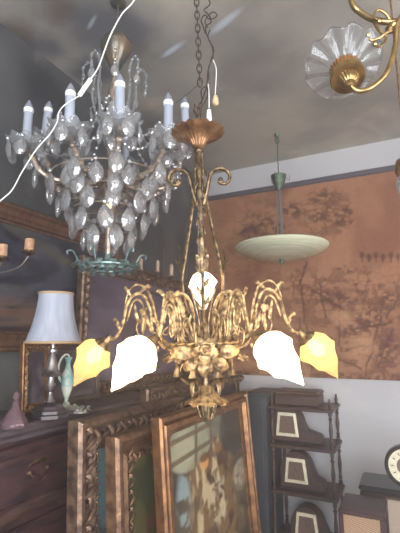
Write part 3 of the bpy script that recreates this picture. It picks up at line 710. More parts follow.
# lower swags: stalks with blossoms around
sw = MB()
for i in range(6):
    a = -PI/2+i*PI/3+.5; ca, sa = math.cos(a), math.sin(a); Pq = lambda r, y: (r*ca, r*sa, zz(y)); q = .8+.25*((i*37) % 5)/4
    pts = cr([Pq(.03, 358), Pq(.062*q, 364), Pq(.070*q, 376), Pq(.046*q, 384), Pq(.030, 392), Pq(.012, 396)], 6)
    sw.sweep(pts, .0034, n=7)
    bx = Pq(.078*q, 366); M = Matrix.Translation(bx)
    sw.lathe([(.003, .012), (.006, .004), (.008, -.008), (.010, -.018), (.013, -.026), (.007, -.024)], 12, M=M, fn=lambda r, z, a_, qq: (r*(1+.15*qq*math.cos(5*a_)), z))
    sw.leaf([Pq(.06*q, 374), Pq(.085*q, 382), Pq(.09*q, 394)], .008, .002, up=(ca, sa, 0), lobes=3)
    sw.leaf([Pq(.045, 384), Pq(.062, 378), Pq(.078, 386)], .007, .0018, up=(0, 0, 1), lobes=2)
sw.sweep([(0, 0, zz(372)), (0, 0, zz(390))], .007, n=10)
sw.build('blossom_swag', BRASS, CH)
# bottom scalloped cap and ribbed finial
zt, zs = zz(385), zz(402)
MB().lathe([(.004, zt+.004), (.012, zt-.003), (.026, zt-.018), (.042, zs+.010), (.058, zs+.001), (.060, zs-.002), (.042, zs+.004), (.02, zs+.018), (.008, zs+.02)], 72,
           fn=lambda r, z, a, q: (r*(1+.045*math.cos(9*a)*(r/.06)**3), z-.003*(r/.06)**3*math.cos(9*a+.6))).build('scalloped_cup', GOLDL, CH, auto=60)
fb = MB().lathe([(.012, zz(402)), (.020, zz(405)), (.013, zz(417)), (.010, zz(418))], 18)
for i in range(9):
    a = i*2*PI/9; ca, sa = math.cos(a), math.sin(a)
    fb.sweep(cr([(.014*ca, .014*sa, zz(402)), (.025*ca, .025*sa, zz(404)), (.022*ca, .022*sa, zz(410)), (.015*ca, .015*sa, zz(418))], 4), .0032, n=6)
fb.lathe([(.016, zz(417)), (.019, zz(418.5)), (.012, zz(420)), (.003, zz(421))], 18)
fb.build('finial', BRASS, CH)

# chain up to the ceiling
def hang(px, py, D): return pt(px, py, D)
top_of = pt(202, 116, CD); 
chn = MB()
A = pt(200, 86, CD); B = Vector((A.x-.012*0, A.y, CZ)); 
A2 = pt(196.5, 0, CD); dirv = (A2-A)
endp = A+dirv*((CZ-.03-A.z)/dirv.z)
Lc = (endp-A).length; nl = int(Lc/.0235)
X = RT; 
for i in range(nl):
    c = A+(endp-A)*((i+.5)/nl); T = (endp-A).normalized(); S = X if i % 2 == 0 else FW
    S = (S-T*T.dot(S)).normalized(); pts = []
    for a in range(12):
        an = a*PI/6; pts.append(c+T*math.sin(an)*.0165+S*math.cos(an)*.0075)
    chn.sweep(pts, .0021, n=6, closed=True)
chn.lathe([(.03, 0), (.028, -.012), (.012, -.02), (.004, -.03)][::-1], 18, M=Matrix.Translation((endp.x, endp.y, CZ-.0005)))
tag(chn.build('hanging_chain', mat('aged brown steel', (98, 78, 66), .5, .7, c2=(58, 48, 44), scale=90)), 'straight brown link chain holding the brass chandelier from the ceiling', 'chain')
wr = MB()
def path(L, D=CD, n=6): return cr([pt(x, y, D+(d[0] if d else 0)) for x, y, *d in L], n)
wr.sweep(path([(207, -30), (207, -6), (210, 4), (204, 10), (209, 15), (211, 22), (206, 26), (206, 32), (209, 40), (214, 50), (211, 60), (208, 72), (207, 84), (204, 95), (201, 104)]), .0021, n=6)
wr.sweep(path([(205, 33), (203, 26), (201, 20, .01), (205, 15, .015), (209, 19, .01), (214, 18), (217, 15), (213, 12, -.01), (208, 16, -.01), (205, 22, -.012), (208, 28)]), .0018, n=6)
wr.sweep(path([(210, 30), (208, 37, -.01), (212, 47, -.01), (213, 58), (209, 66, .01), (209, 80)]), .0018, n=6)
wr.sweep(path([(207, 86), (203, 88), (201, 92), (202, 100), (198, 106), (197, 112), (195, 110), (195, 104)]), .0022, n=6)
wr.sweep(path([(207, 84), (208, 94), (205, 102), (201, 108), (201, 116), (202, 121)]), .0028, n=6)
tag(wr.build('twisted_wire', IRON), 'twisted black wire with a loose knot and hook beside the chain', 'wire')
w1 = tag(MB().sweep(path([(208, 84), (209, 95), (209, 108)]), .0018, n=6).build('flex_cable', WHITEP), 'short white flex ending in a plug just above the copper canopy', 'cable')
c_ = pt(209, 116, CD+.01)
MB().lathe([(.004, .022), (.007, .018), (.009, -.012), (.008, -.022)], 12, M=Matrix.Translation(c_)).build('connector', WHITEP, w1)
w2 = tag(MB().sweep(path([(212, 58, .05), (216, 68, .05), (216, 80, .05), (215, 96, .05)]), .0016, n=6).build('flex_cable', WHITEP), 'thin pale flex with a beige lamp connector hanging free right of the chain', 'cable')
c_ = pt(215.5, 101, CD+.05)
MB().lathe([(.004, .02), (.009, .014), (.011, .0), (.010, -.012), (.006, -.016)], 12, M=Matrix.Translation(c_)).build('connector', BEIGE, w2)
tag(MB().sweep([pt(199, 84, CD+.1), pt(190, 92, CD+.12), pt(176, 103, CD+.16)], .0010, n=5).build('thin_wire', IRON), 'thin dark wire slanting down left from the chain', 'wire')

# ------------------------------------------------------------ crystal chandelier
KD = 1.50; kb = pt(107, 276, KD); KZ = kb.z
kz = lambda y: pt(110, y, KD).z-KZ
t = thing('crystal_chandelier', kb, 'large crystal chandelier with white candle tubes and many glass drops at upper left', 'chandelier', rz=YAW)
KC = t
top = CZ-KZ
# bronze knob, stem, ceiling rod
MB().lathe([(.012, kz(72)), (.022, kz(68)), (.034, kz(62)), (.056, kz(53)), (.064, kz(46)), (.052, kz(40)), (.018, kz(36)), (.012, kz(33)), (.004, kz(30)), (.004, top-.02), (.03, top-.012), (.034, top-.001)], 24,
           fn=lambda r, z, a, q: (r*(1+.03*math.cos(10*a)), z)).build('top_knob', mat('brown glazed knob', (122, 104, 86), .22, .5, c2=(78, 84, 78), scale=9, contrast=(.4, .6)), t)
MB().lathe([(.010, kz(255)), (.014, kz(235)), (.022, kz(222)), (.03, kz(205)), (.045, kz(196)), (.04, kz(188)), (.018, kz(180)), (.014, kz(160)), (.022, kz(150)), (.028, kz(140)), (.016, kz(130)), (.012, kz(110)), (.02, kz(100)), (.026, kz(92)), (.014, kz(84)), (.010, kz(68))], 20).build('stem', ARMG, t)
# arms
def catpos(x, y, ang, R): pass
AR = .30
def pendant(s=1.0, wide=.62):
    mb = MB(); L = .048*s; n = 16; O = []
    for k in range(n):
        a = 2*PI*k/n; x = math.sin(a)*.33*L; z = math.cos(a)*.5*L
        if z > 0: x *= 1-.45*(z/(.5*L))**1.5
        O.append((x, z-L*.5))
    c = -L*.54; v = []
    for (k, y) in ((1.0, -.0012*s), (.84, -.0030*s), (.45, -.0062*s)):
        v += [(x*k, y, c+(z-c)*k) for x, z in O]
    for (k, y) in ((.45, .0062*s), (.84, .0030*s), (1.0, .0012*s)):
        v += [(x*k, y, c+(z-c)*k) for x, z in O]
    f = []
    for r in (0, 1, 3, 4):
        for q in range(n):
            a, b = r*n+q, r*n+(q+1) % n; cc_, d = b+n, a+n
            f += [(a, b, cc_), (a, cc_, d)] if q % 2 else [(a, b, d), (b, cc_, d)]
    for q in range(n): f.append((q, 5*n+q, 5*n+(q+1) % n, (q+1) % n))
    f.append(tuple(range(2*n, 3*n))); f.append(tuple(range(3*n, 4*n))[::-1])
    mb.add(v, f)
    mb.ball((0, 0, .006*s), .0055*s, n=6)
    return mb
PEND = {}
def add_pend(p, s, parent, rz, key):
    if key not in PEND:
        PEND[key] = pendant(s).build('crystal_drop', CRYS, parent, smooth=False); o = PEND[key]
    else:
        o = PEND[key].copy(); COL.objects.link(o); o.parent = parent
    o.location = p; o.rotation_euler = (random.uniform(-.15, .15), random.uniform(-.12, .12), rz); return o
arms = [(-66, 30, 100), (-25, 72, 82), (9, 122, 74), (47, 169, 92), (92, None, 0), (138, None, 0), (180, None, 0), (-136, None, 0), (-98, None, 0)]
for ai, (deg, tx, ty) in enumerate(arms):
    a = math.radians(deg); R = AR*(1 if tx else .96)
    # height of bulb tip
    D_ = KD - R*math.cos(a)
    if tx:
        p = pt(tx, ty, D_)-kb; loc = Matrix.Rotation(-YAW, 4, 'Z') @ p
        R = math.hypot(loc.x, loc.y); a = math.atan2(loc.x, -loc.y); zt = loc.z
    else: zt = pt(110, 95, KD).z-KZ
    zc = zt-.186          # drip dish height
    h0 = kz(183)
    G = lambda r, z: (0, -r, z)
    arm = MB().sweep(cr([G(.035, h0), G(.10, h0-.02), G(.17, h0-.022), G(R-.06, h0+.0), G(R-.02, (h0+zc)/2+.01), G(R, zc-.012)], 7), .0088, n=8)
    for q in range(9):
        pp = cr([G(.035, h0), G(.10, h0-.02), G(.17, h0-.022), G(R-.06, h0+.0), G(R-.02, (h0+zc)/2+.01), G(R, zc-.012)], 7)[3+q*4-(1 if q > 7 else 0)]
        arm.ball(pp, .0125, n=8)
    arm = arm.build('arm', ARMG, t, rot=(0, 0, a))
    M = Matrix.Translation((0, -R, zc))
    def dishfn(r, z, an, q): return r*(1+.09*(r/.065)**2*math.cos(9*an)), z+.005*(r/.065)**2*math.cos(9*an+.5)
    MB().lathe([(.010, -.030), (.028, -.022), (.050, -.004), (.064, .018), (.068, .026), (.063, .024), (.046, .004), (.014, -.002)], 54, M=M, fn=dishfn).build('drip_dish', GLASSD, arm)
    MB().lathe([(.010, -.01), (.014, -.004), (.0125, .0), (.0125, .022), (.016, .024), (.010, .026)], 14, M=M).build('cup', ARMG, arm)
    lean = Matrix.Rotation(random.uniform(-.05, .05), 4, 'Y') @ Matrix.Rotation(random.uniform(-.04, .04), 4, 'X')
    MB().lathe([(.0155, .0), (.0165, .004), (.0160, .134), (.013, .138)], 14, M=M @ lean).build('candle_sleeve', SLEEVE, arm)
    MB().lathe([(.013, .134), (.0165, .138), (.0175, .146), (.0165, .156), (.0125, .169), (.0065, .181), (.0018, .188)], 14, M=M @ lean).build('light_bulb', SOOTB, arm)
    MB().lathe([(.0135, .134), (.0172, .138), (.0181, .148), (.0174, .152)], 14, M=M @ lean).build('bulb_collar', mat('white plastic collar', (232, 234, 238), .4), arm)
    nd_ = 6 if tx else 5
    for q in range(nd_):
        an = q*2*PI/nd_+.3; add_pend((.062*math.sin(an), -R-.062*math.cos(an), zc+.006), 1.35, arm, an, 'a')
    add_pend((0, -R+.035, (h0+zc)/2-.03), 1.6, arm, 0, 'b'); add_pend((0, -.21, h0-.034), 1.75, arm, 0, 'c')
# upper crown: s-curved glass scrolls
for i in range(8):
    a = i*PI/4+.2; G = lambda r, z: (0, -r, z)
    P = cr([G(.018, kz(150)), G(.05, kz(128)), G(.085, kz(100)), G(.080, kz(78)), G(.10, kz(66)), G(.125, kz(72)), G(.12, kz(82))], 6)
    s_ = MB().sweep(P, [.0048*(1-.4*j/len(P)) for j in range(len(P))], n=7)
    for j in range(2, len(P), 4): s_.ball(P[j], .0075, n=6)
    s_ = s_.build('crown_scroll', GLASSD if i % 4 else ARMG, t, rot=(0, 0, a))
    add_pend(G(.125, kz(84)), 1.0, s_, 0, 'd')
    if i % 2 == 0: add_pend(G(.088, kz(112)), .9, s_, 0, 'e')
# bead swags
for i in range(9):
    a = math.radians(arms[i][0]); bd = MB(); L_ = []
    for j in range(15):
        q = j/14; r = .03+(AR-.05)*q; z = kz(100)+(kz(148)-kz(100))*q-.10*math.sin(PI*q)
        L_.append((r*math.sin(a), -r*math.cos(a), z)); bd.ball(L_[-1], .0068, n=6)
    bd.sweep(L_, .0012, n=5).build('bead_swag', CRYS, t, smooth=False)
    a2 = math.radians(arms[(i+1) % 9][0]); r = AR-.03; bd = MB(); L_ = []
    if a2 < a: a2 += 2*PI
    for j in range(0, 13):
        q = j/12; an = a+(a2-a)*q; L_.append((r*math.sin(an), -r*math.cos(an), kz(160)-.07*math.sin(PI*q))); bd.ball(L_[-1], .0066, n=6)
    bd.sweep(L_, .0012, n=5).build('bead_swag', CRYS, t, smooth=False)
# central tiers of drops
for (R, y, n, s, off, key) in ((.225, 186, 13, 1.6, 0, 'f'), (.18, 201, 12, 1.75, .3, 'g'), (.14, 216, 10, 1.8, .1, 'h'), (.09, 230, 7, 1.8, .5, 'i')):
    rg = MB().sweep([(R*math.cos(q*PI/20), R*math.sin(q*PI/20), kz(y)+.010) for q in range(40)], .0025, n=6, closed=True)
    for q in range(4): rg.sweep([(0, 0, kz(y)+.012), (R*math.cos(q*PI/2), R*math.sin(q*PI/2), kz(y)+.010)], .0018, n=5)
    rg = rg.build('tier_ring', ARMG, t)
    for q in range(n):
        an = off+q*2*PI/n; add_pend((R*math.sin(an), -R*math.cos(an), kz(y)), s, rg, an, key)
# lower leafy metal ring
lr = MB(); Rr = .100; zr_ = kz(267)
lr.sweep([(Rr*math.cos(q*PI/20), Rr*math.sin(q*PI/20), zr_) for q in range(40)], .005, n=7, closed=True)
for i in range(16):
    a = i*PI/8; ca, sa = math.cos(a), math.sin(a); P = lambda r, dz: (r*ca, r*sa, zr_+dz)
    lr.leaf([P(Rr, 0), P(Rr+.016, .010), P(Rr+.030, -.004)], .013, .002, up=(0, 0, 1), lobes=3)
    lr.leaf([P(Rr, -.002), P(Rr-.01, -.014), P(Rr+.01, -.022)], .012, .002, up=(ca, sa, 0), lobes=3)
for i in range(6):
    a = i*PI/3+.35; ca, sa = math.cos(a), math.sin(a); P = lambda r, dz: (r*ca, r*sa, zr_+dz)
    lr.sweep(cr([P(.02, .01), P(.07, -.004), P(Rr, .004), P(Rr+.012, .03), P(Rr+.026, .052), P(Rr+.045, .050), P(Rr+.042, .038)], 5), .0035, n=6)
lr.build('leafy_ring', TEAL, t)
MB().lathe([(.004, zr_-.02), (.014, zr_-.012), (.02, zr_), (.014, zr_+.01), (.008, kz(248))], 14).build('bottom_boss', TEAL, t)
MB().ball((.02, -.10, kz(214)), .009, sz=1.5, n=10).build('light_bulb', mat('small lit bulb', (255, 230, 170), .5, emit=(255, 214, 130), estr=3), t)

# white wire with inline switch
wp = [pt(150, -60, 1.12), pt(140, -14, 1.12), pt(133, 2, 1.12), pt(122, 14, 1.12), pt(111, 34, 1.12), pt(104, 52, 1.12), pt(98, 68, 1.11), pt(90, 80, 1.10)]
wp2 = [pt(79, 96, 1.10), pt(66, 104, 1.10), pt(59, 112, 1.10), pt(57, 122, 1.10), pt(50, 134, 1.10), pt(36, 150, 1.10), pt(22, 172, 1.08), pt(12, 190, 1.06), pt(0, 201, 1.04), pt(-40, 235, 1.0)]
up = wp[0].copy(); up.z = CZ-.002
wc = tag(MB().sweep(cr([up]+wp, 7), .0021, n=8).sweep(cr(wp2, 7), .0017, n=8).build('power_cord', WHITEP), 'white electric cord trailing across the crystal chandelier with an inline switch', 'cord')
a_, b_ = pt(91, 79, 1.10), pt(79, 96, 1.10); q = Vector((0, 0, 1)).rotation_difference((b_-a_).normalized()).to_matrix().to_4x4(); L = (b_-a_).length
MB().box(-.0065, .0065, -.005, .005, 0, L, bev=.002, M=Matrix.Translation(a_) @ q).box(-.003, .003, -.007, .007, L*.35, L*.6, bev=.001, M=Matrix.Translation(a_) @ q).build('inline_switch', WHITEP, wc)

# faint iron candelabra far behind
fp = Vector((.30, hit(157, 280, 0, .30).y, 0)); D3 = (fp-CAM).dot(FW)
fb_ = pt(163, 300, D3)
t = thing('iron_candelabra', fb_, 'small dark iron candle holder hanging near the corner behind the brass arms', 'candelabra', rz=YAW)
kk = D3/F
def LX(x, y): return ((x-163)*kk, 0, (300-y)*kk)
cm_ = MB().sweep(cr([LX(140, 270), LX(142, 284), LX(152, 292), LX(163, 296), LX(170, 290), LX(171, 276)], 6), .004, n=6)
cm_.sweep(cr([LX(157, 272), LX(158, 285), LX(163, 296)], 6), .004, n=6).sweep([LX(163, 300), LX(163, 240)], .003, n=6)
cm_.sweep([LX(163, 240), (0, 0, CZ-fb_.z-.001)], .0015, n=5)
cm_.build('frame', IRON, t)
for x, y in ((140, 270), (157, 272), (171, 276)):
    M = Matrix.Translation(LX(x, y)); MB().lathe([(.006, 0), (.016, .004), (.010, .01), (.011, .06), (.004, .07)], 10, M=M).build('candle', mat('dusty candle', (176, 150, 128), .6), t)

# ------------------------------------------------------------ bowl pendant
pc = hit(277, 134, 2, CZ); BD = (pc-CAM).dot(FW)
bz = lambda y: pt(279, y, BD).z
pb = Vector((pc.x, pc.y, bz(262)))
t = thing('bowl_pendant_lamp', pb, 'hanging lamp with shallow pale green glass bowl and green collar before the tapestry', 'lamp', rz=YAW)
Zb = lambda y: bz(y)-pb.z
kb_ = (BD*math.cos(PITCH)+.5*math.sin(PITCH))/F
tag_ = MB().lathe([(.004, Zb(176)), (.004, CZ-pb.z-.03), (.012, CZ-pb.z-.025), (.02, CZ-pb.z-.001)], 12)
tag_.sweep([(.014*math.cos(a*PI/6), 0, CZ-pb.z-.05+.02*math.sin(a*PI/6)) for a in range(12)], .003, n=6, closed=True)
tag_.build('suspension_rod', GREENM, t)
MB().lathe([(.018, Zb(190)), (.022, Zb(187)), (.038, Zb(184)), (.050, Zb(177)), (.052, Zb(175.5)), (.04, Zb(175)), (.012, Zb(174))], 24).build('collar', GREENM, t)
for a in (0.0, 2.1, 4.2): MB().sweep(cr([(.045*math.cos(a), .045*math.sin(a), Zb(177)), (.07*math.cos(a), .07*math.sin(a), Zb(180)), (.075*math.cos(a), .075*math.sin(a), Zb(175))], 4), .002, n=6).build('hook', GREENM, t)
gr = mat('grey steel tube', (132, 128, 126), .35, .6)
for a in (.5, 2.6, 4.7): MB().sweep([(.014*math.cos(a), .014*math.sin(a), Zb(188)), (.022*math.cos(a), .022*math.sin(a), Zb(250))], .0045, n=8).build('support_tube', gr, t)
Rb = 46.5*kb_; zt_ = Zb(246.5); zd = Zb(259.5)
pr = [];
for i in range(13):
    q = i/12; pr.append((Rb*math.sin(q*PI/2)**.9+.002, zt_-(zt_-zd)*(math.cos(q*PI/2)**1.25)))
pi_ = [(max(r-.008, .001), z+.006) for r, z in reversed(pr)]
MB().lathe(pr+pi_, 64, fn=lambda r, z, a, q: (r+.0015*math.sin(z*600), z)).build('glass_bowl', BOWLG, t)
MB().lathe([(.002, Zb(266)), (.008, Zb(263)), (.014, Zb(260)), (.018, zd+.006)], 16).build('finial', GREENM, t)

# ------------------------------------------------------------ brass chandelier, top right
RD = .92; rc = pt(432, -10, RD)
t = thing('brass_arm_lamp', Vector((rc.x, rc.y, pt(432, 30, RD).z)), 'polished brass ceiling lamp with clear ruffled glass shade at the upper right', 'lamp', rz=YAW)
org = Vector(t.location); Ri = Matrix.Rotation(-YAW, 4, 'Z')
def RL(px, py, D=RD): return Ri @ (pt(px, py, D)-org)
def rpath(L, n=8): return cr([RL(x, y, RD+(d[0] if d else 0)) for x, y, *d in L], n)
MB().lathe([(.01, -.03), (.022, -.02), (.03, 0), (.022, .03), (.012, .05), (.010, .1), (.008, CZ-org.z-.03), (.045, CZ-org.z-.015), (.05, CZ-org.z-.001)], 24).build('column', PALEB, t)
arm = MB().sweep(rpath([(432, 20), (412, 10, -.01), (398, 22, -.01), (395, 48), (387, 72), (372, 87), (358, 91), (349, 84)]), .0066, n=12).build('arm', PALEB, t)
MB().sweep(rpath([(348, -30, .03), (352, 2, .02), (360, 12, .02), (372, 19, .01), (388, 22), (405, 20), (425, 12)]), .0080, n=12).sweep(rpath([(425, 12), (430, 16), (432, 24)]), .007, n=10).build('ring_arm', PALEB, t)
sm_ = MB()
for L in ([(392, 24), (386, 14, -.01), (378, 10, -.012), (374, 17, -.012), (379, 21, -.012)], [(396, 30), (386, 33, -.01), (379, 38, -.012), (371, 40, -.012), (368, 35, -.012)], [(374, 22), (379, 30, -.01), (386, 38, -.01), (380, 47, -.01), (375, 44, -.01)]):
    P = rpath(L, 6); sm_.sweep(P, [.0042-.0015*i/len(P) for i in range(len(P))], n=8); sm_.ball(P[-1], .0068, n=8)
sm_.lathe([(.006, -.014), (.012, -.008), (.009, 0), (.014, .006), (.008, .016)], 14, M=Matrix.Translation(RL(391, 28)) @ Matrix.Rotation(.7, 4, 'Y')).build('scroll_ornament', PALEB, t)
e = RL(350, 84); d = (RL(338, 50, RD+.085)-e).normalized(); q = Vector((0, 0, 1)).rotation_difference(d).to_matrix().to_4x4(); M = Matrix.Translation(e) @ q @ Matrix.Scale(1.2, 4)
MB().lathe([(.004, -.008), (.008, -.004), (.010, .003), (.015, .006), (.020, .014), (.022, .022)], 40, M=M, fn=lambda r, z, a, qq: (r*(1+.05*math.cos(20*a)), z)).build('fluted_cup', PALEB, arm)
MB().lathe([(.022, .020), (.034, .022), (.0365, .028), (.035, .036), (.026, .040), (.025, .046), (.022, .044), (.01, .03)], 36, M=M).build('gallery_plate', PALEB, arm)
cn = MB()
for i in range(26):
    a = i*2*PI/26; cn.leaf([(.024*math.cos(a), .024*math.sin(a), .040), (.030*math.cos(a), .030*math.sin(a), .052), (.033*math.cos(a), .033*math.sin(a), .062)], .0032, .0012, up=(math.cos(a), math.sin(a), 0), M=M)
cn.build('crown_gallery', mat('amber crown', (176, 116, 50), .35, .8), arm)
def ruf(r, z, a, q):
    w = min(1, max(0, (r-.022)/.06)); return r*(1+.025*w*math.cos(12*a)), z+.006*w*math.cos(12*a+.4)
pr = [(.020, .036), (.023, .05), (.030, .062), (.044, .072), (.060, .080), (.076, .085), (.082, .0865)]
MB().lathe(pr+[(r-.001, z+.0022) for r, z in reversed(pr)], 120, M=M, fn=ruf, cap=False).build('glass_shade', GLASSR, arm, auto=None)
rb = MB()
for i in range(12):
    a = i*2*PI/12; rb.sweep([M @ Vector((r*(1+.025*min(1, max(0, (r-.022)/.06)))*math.cos(a), r*(1+.025*min(1, max(0, (r-.022)/.06)))*math.sin(a), z+.006*min(1, max(0, (r-.022)/.06))*math.cos(.4)+.002)) for r, z in pr[1:]], .0013, n=5)
rb.build('glass_rib', GLASSD, arm)
MB().lathe([(.012, .03), (.013, .055), (.004, .058)], 14, M=M).build('socket', BEIGE, arm)

# partial pendant at the right edge
ep = pt(409, 196, 1.3)
t = thing('glass_pendant_lamp', ep, 'brass capped clear glass pendant lamp just entering at the right edge', 'lamp')
ze = lambda y: pt(409, y, 1.3).z-ep.z
MB().lathe([(.010, ze(158)), (.03, ze(160)), (.036, ze(166)), (.036, ze(172)), (.030, ze(176))][::-1], 24).sweep([(0, 0, ze(160)), (0, 0, CZ-ep.z-.001)], .0035, n=8).build('cap', COPPER, t)
MB().lathe([(.028, ze(176)), (.036, ze(181)), (.038, ze(187)), (.03, ze(193)), (.01, ze(197)), (.008, ze(195)), (.027, ze(191)), (.034, ze(186)), (.026, ze(178))], 24).build('glass_globe', GLASSD, t)

# ------------------------------------------------------------ blue grey cupboard + whatnot shelf
ca_ = hit(247, 400, 1, -.36); cb__ = hit(264, 400, 1, -.36); ctop = hit(255, 393, 1, -.36).z
t = thing('blue_cupboard', ((ca_.x+cb__.x)/2, -.19, 0), 'dark blue grey cupboard side between the leaning pictures and the shelf', 'cupboard')
w_ = (cb__.x-ca_.x)/2+.01; BLU = mat('blue grey painted wood', (58, 66, 72), .6, c2=(44, 50, 58), scale=8, stretch=(1, 1, .3))
MB().box(-w_, w_, -.17, .17, .0, ctop-.02, bev=.003).build('carcass', BLU, t)
MB().box(-w_-.008, w_+.008, -.18, .175, ctop-.02, ctop, bev=.005).build('top_board', BLU, t)
MB().box(-w_+.02, w_-.02, -.178, -.170, .08, ctop-.06, bev=.003).build('door', BLU, t)

WY = -.34; WB = -.03
zs1 = hit(330, 410, 1, WY).z; zs2 = hit(330, 450, 1, WY).z; zs3 = hit(330, 499, 1, WY).z
wx1 = hit(333.5, 420, 1, WY).x; wx0 = hit(268, 420, 1, WY).x
t = thing('whatnot_shelf', ((wx0+wx1)/2, (WY+WB)/2, 0), 'dark wooden whatnot shelf with turned posts holding old clocks', 'shelf')
hx = (wx1-wx0)/2; hy = (WB-WY)/2
zs4 = zs3-(zs2-zs3)*1.1; zs5 = .18
for z in (zs1, zs2, zs3, zs4, zs5):
    MB().box(-hx, hx, -hy, hy, z-.022, z, bev=.006).build('shelf_board', DWOOD, t)
def post(z0, z1):
    L = z1-z0; pf = [(.010, 0), (.012, .04), (.012, .10), (.006, .12), (.013, .18), (.007, .24), (.009, .34), (.013, .50), (.009, .66), (.007, .76), (.013, .82), (.006, .88), (.012, .90), (.012, .96), (.010, 1)]
    return [(r, z0+q*L) for r, q in pf]
for sx in (-1, 1):
    for sy in (-1, 1):
        pf = [(.012, 0), (.014, .03), (.010, .16)]
        for a, b in ((zs5, zs4-.022), (zs4, zs3-.022), (zs3, zs2-.022), (zs2, zs1-.022)): pf += post(a, b)
        pf += [(.012, zs1+.002), (.006, zs1+.010), (.011, zs1+.022), (.012, zs1+.03), (.006, zs1+.042), (.007, zs1+.052), (.002, zs1+.062)]
        MB().lathe(pf, 14, M=Matrix.Translation((sx*(hx-.022), sy*(hy-.022), 0))).build('turned_post', DWOOD, t)

def clock(px0, px1, zb, hgt, label, rz=0, tail=True):
    yf = WY+.045; a = hit(px0, 440, 1, yf).x; b = hit(px1, 440, 1, yf).x; w = b-a
    t = thing('mantel_clock', ((a+b)/2, yf+.06, zb+.001), label, 'clock')
    # case outline: hump at left, low tail to the right
    hw = .20; x0 = -w/2; out = [(x0, 0)]
    for q in range(0, 13):
        an = PI-q*PI/12; out.append((x0+hw/2+hw/2*math.cos(an)*(1-.12*math.sin(an)), hgt*.55+hgt*.45*math.sin(an)))
    if tail: out += [(x0+hw+.02, hgt*.36), (w/2-.01, hgt*.26), (w/2, hgt*.20), (w/2, 0)]
    else: out += [(x0+hw, 0)]
    n = len(out); v = [(x, -.05, z) for x, z in out]+[(x, .045, z) for x, z in out]
    f = [tuple(range(n-1, -1, -1)), tuple(range(n, 2*n))]+[(i, (i+1) % n, n+(i+1) % n, n+i) for i in range(n)]
    MB().add(v, f).build('case', DWOOD, t, auto=40)
    MB().box(x0-.006, (w/2+.006) if tail else x0+hw+.006, -.056, .05, 0, .014, bev=.004).build('plinth', BLACK, t)
    cx, cz = x0+hw*.5, hgt*.50; rw, rh = .074, .072
    def ring(k):
        pts = []
        for (sx, sz) in ((-1, -1), (1, -1), (.78, 1), (-.78, 1)): pts.append((cx+sx*rw*k, cz+sz*rh*k))
        return pts
    O, I = ring(1.0), ring(.74); v = [(x, -.054, z) for x, z in O]+[(x, -.058, z) for x, z in I]+[(x, -.049, z) for x, z in O]+[(x, -.049, z) for x, z in I]
    f = [(i, (i+1) % 4, 4+(i+1) % 4, 4+i) for i in range(4)]+[(8+i, 8+(i+1) % 4, (i+1) % 4, i) for i in range(4)]+[(4+i, 4+(i+1) % 4, 12+(i+1) % 4, 12+i) for i in range(4)]
    MB().add(v, f).build('dial_surround', CREAM, t, smooth=False)
    I2 = ring(.76); d = MB().add([(x, -.0515, z) for x, z in I2]+[(x, -.048, z) for x, z in I2], [(3, 2, 1, 0), (4, 5, 6, 7)]+[(i, (i+1) % 4, 4+(i+1) % 4, 4+i) for i in range(4)]).build('dial', mat('brown dial', (104, 82, 70), .5), t, smooth=False)
    hd = MB(); hd.sweep([(cx, -.0535, cz), (cx-.008, -.0535, cz+.034)], .0016, n=5); hd.sweep([(cx, -.0535, cz), (cx+.022, -.0535, cz+.006)], .002, n=5); hd.ball((cx, -.0535, cz), .003, n=8)
    for k in range(12):
        an = k*PI/6; c, s = math.cos(an), math.sin(an); hd.box(cx+.040*c-.002, cx+.040*c+.002, -.054, -.051, cz+.040*s-.002, cz+.040*s+.002)
    hd.build('hands', BLACK, d)
clock(272, 321, zs2, .225, 'dark wooden mantel clock with low side wing on the second shelf, under the box')
clock(279, 322, zs3, .225, 'dark wooden mantel clock on the third shelf, the lower of the cream ringed clocks')
clock(287, 322, zs4, .21, 'dark wooden mantel clock on the lowest visible shelf')
a = hit(258, 400, 1, WY+.04).x; b = hit(318, 400, 1, WY+.04).x; zt_ = hit(290, 391, 1, WY+.04).z
a = max(a, wx0+.03)
t = thing('wooden_box', ((a+b)/2, WY+.15, zs1+.001), 'long dark brown wooden box lying on the top shelf', 'box')
hh = (b-a)/2; ht = max(.05, zt_-zs1-.002)
MB().box(-hh, hh, -.09, .09, 0, ht*.68, bev=.005).build('box_body', DWOOD, t)
MB().box(-hh-.004, hh+.004, -.094, .094, ht*.70, ht, bev=.01).build('lid', DWOOD, t)

# ------------------------------------------------------------ radio, cane stool, round clock (lower right)
GY = -.62
ra = hit(359, 490, 1, GY); rb_ = hit(425, 490, 1, GY); rzt = hit(375, 488, 1, GY).z
st = hit(359, 540, 1, GY).z-.02
t = thing('side_table', ((ra.x+rb_.x)/2+.0, GY+.16, 0), 'low dark table carrying the old radio at the lower right', 'table')
tw = (rb_.x-ra.x)/2+.04
MB().box(-tw, tw, -.17, .17, st-.025, st, bev=.006).build('tabletop', DWOOD, t)
for sx in (-1, 1):
    for sy in (-1, 1): MB().lathe([(.012, 0), (.018, .1), (.014, st*.5), (.022, st*.8), (.022, st-.025)], 12, M=Matrix.Translation((sx*(tw-.04), sy*.13, 0))).build('leg', DWOOD, t)
t = thing('old_radio', ((ra.x+rb_.x)/2, GY+.14, st+.001), 'old radio in a black case with woven cream grille, right of the whatnot', 'radio')
hw = (rb_.x-ra.x)/2; H = rzt-st-.001
MB().box(-hw, hw, -.12, .12, 0, H-.03, bev=.012).build('case', mat('dark brown case', (62, 46, 42), .4), t)
MB().box(-hw-.004, hw+.004, -.134, .124, H-.03, H, bev=.012).build('lid', BLACK, t)
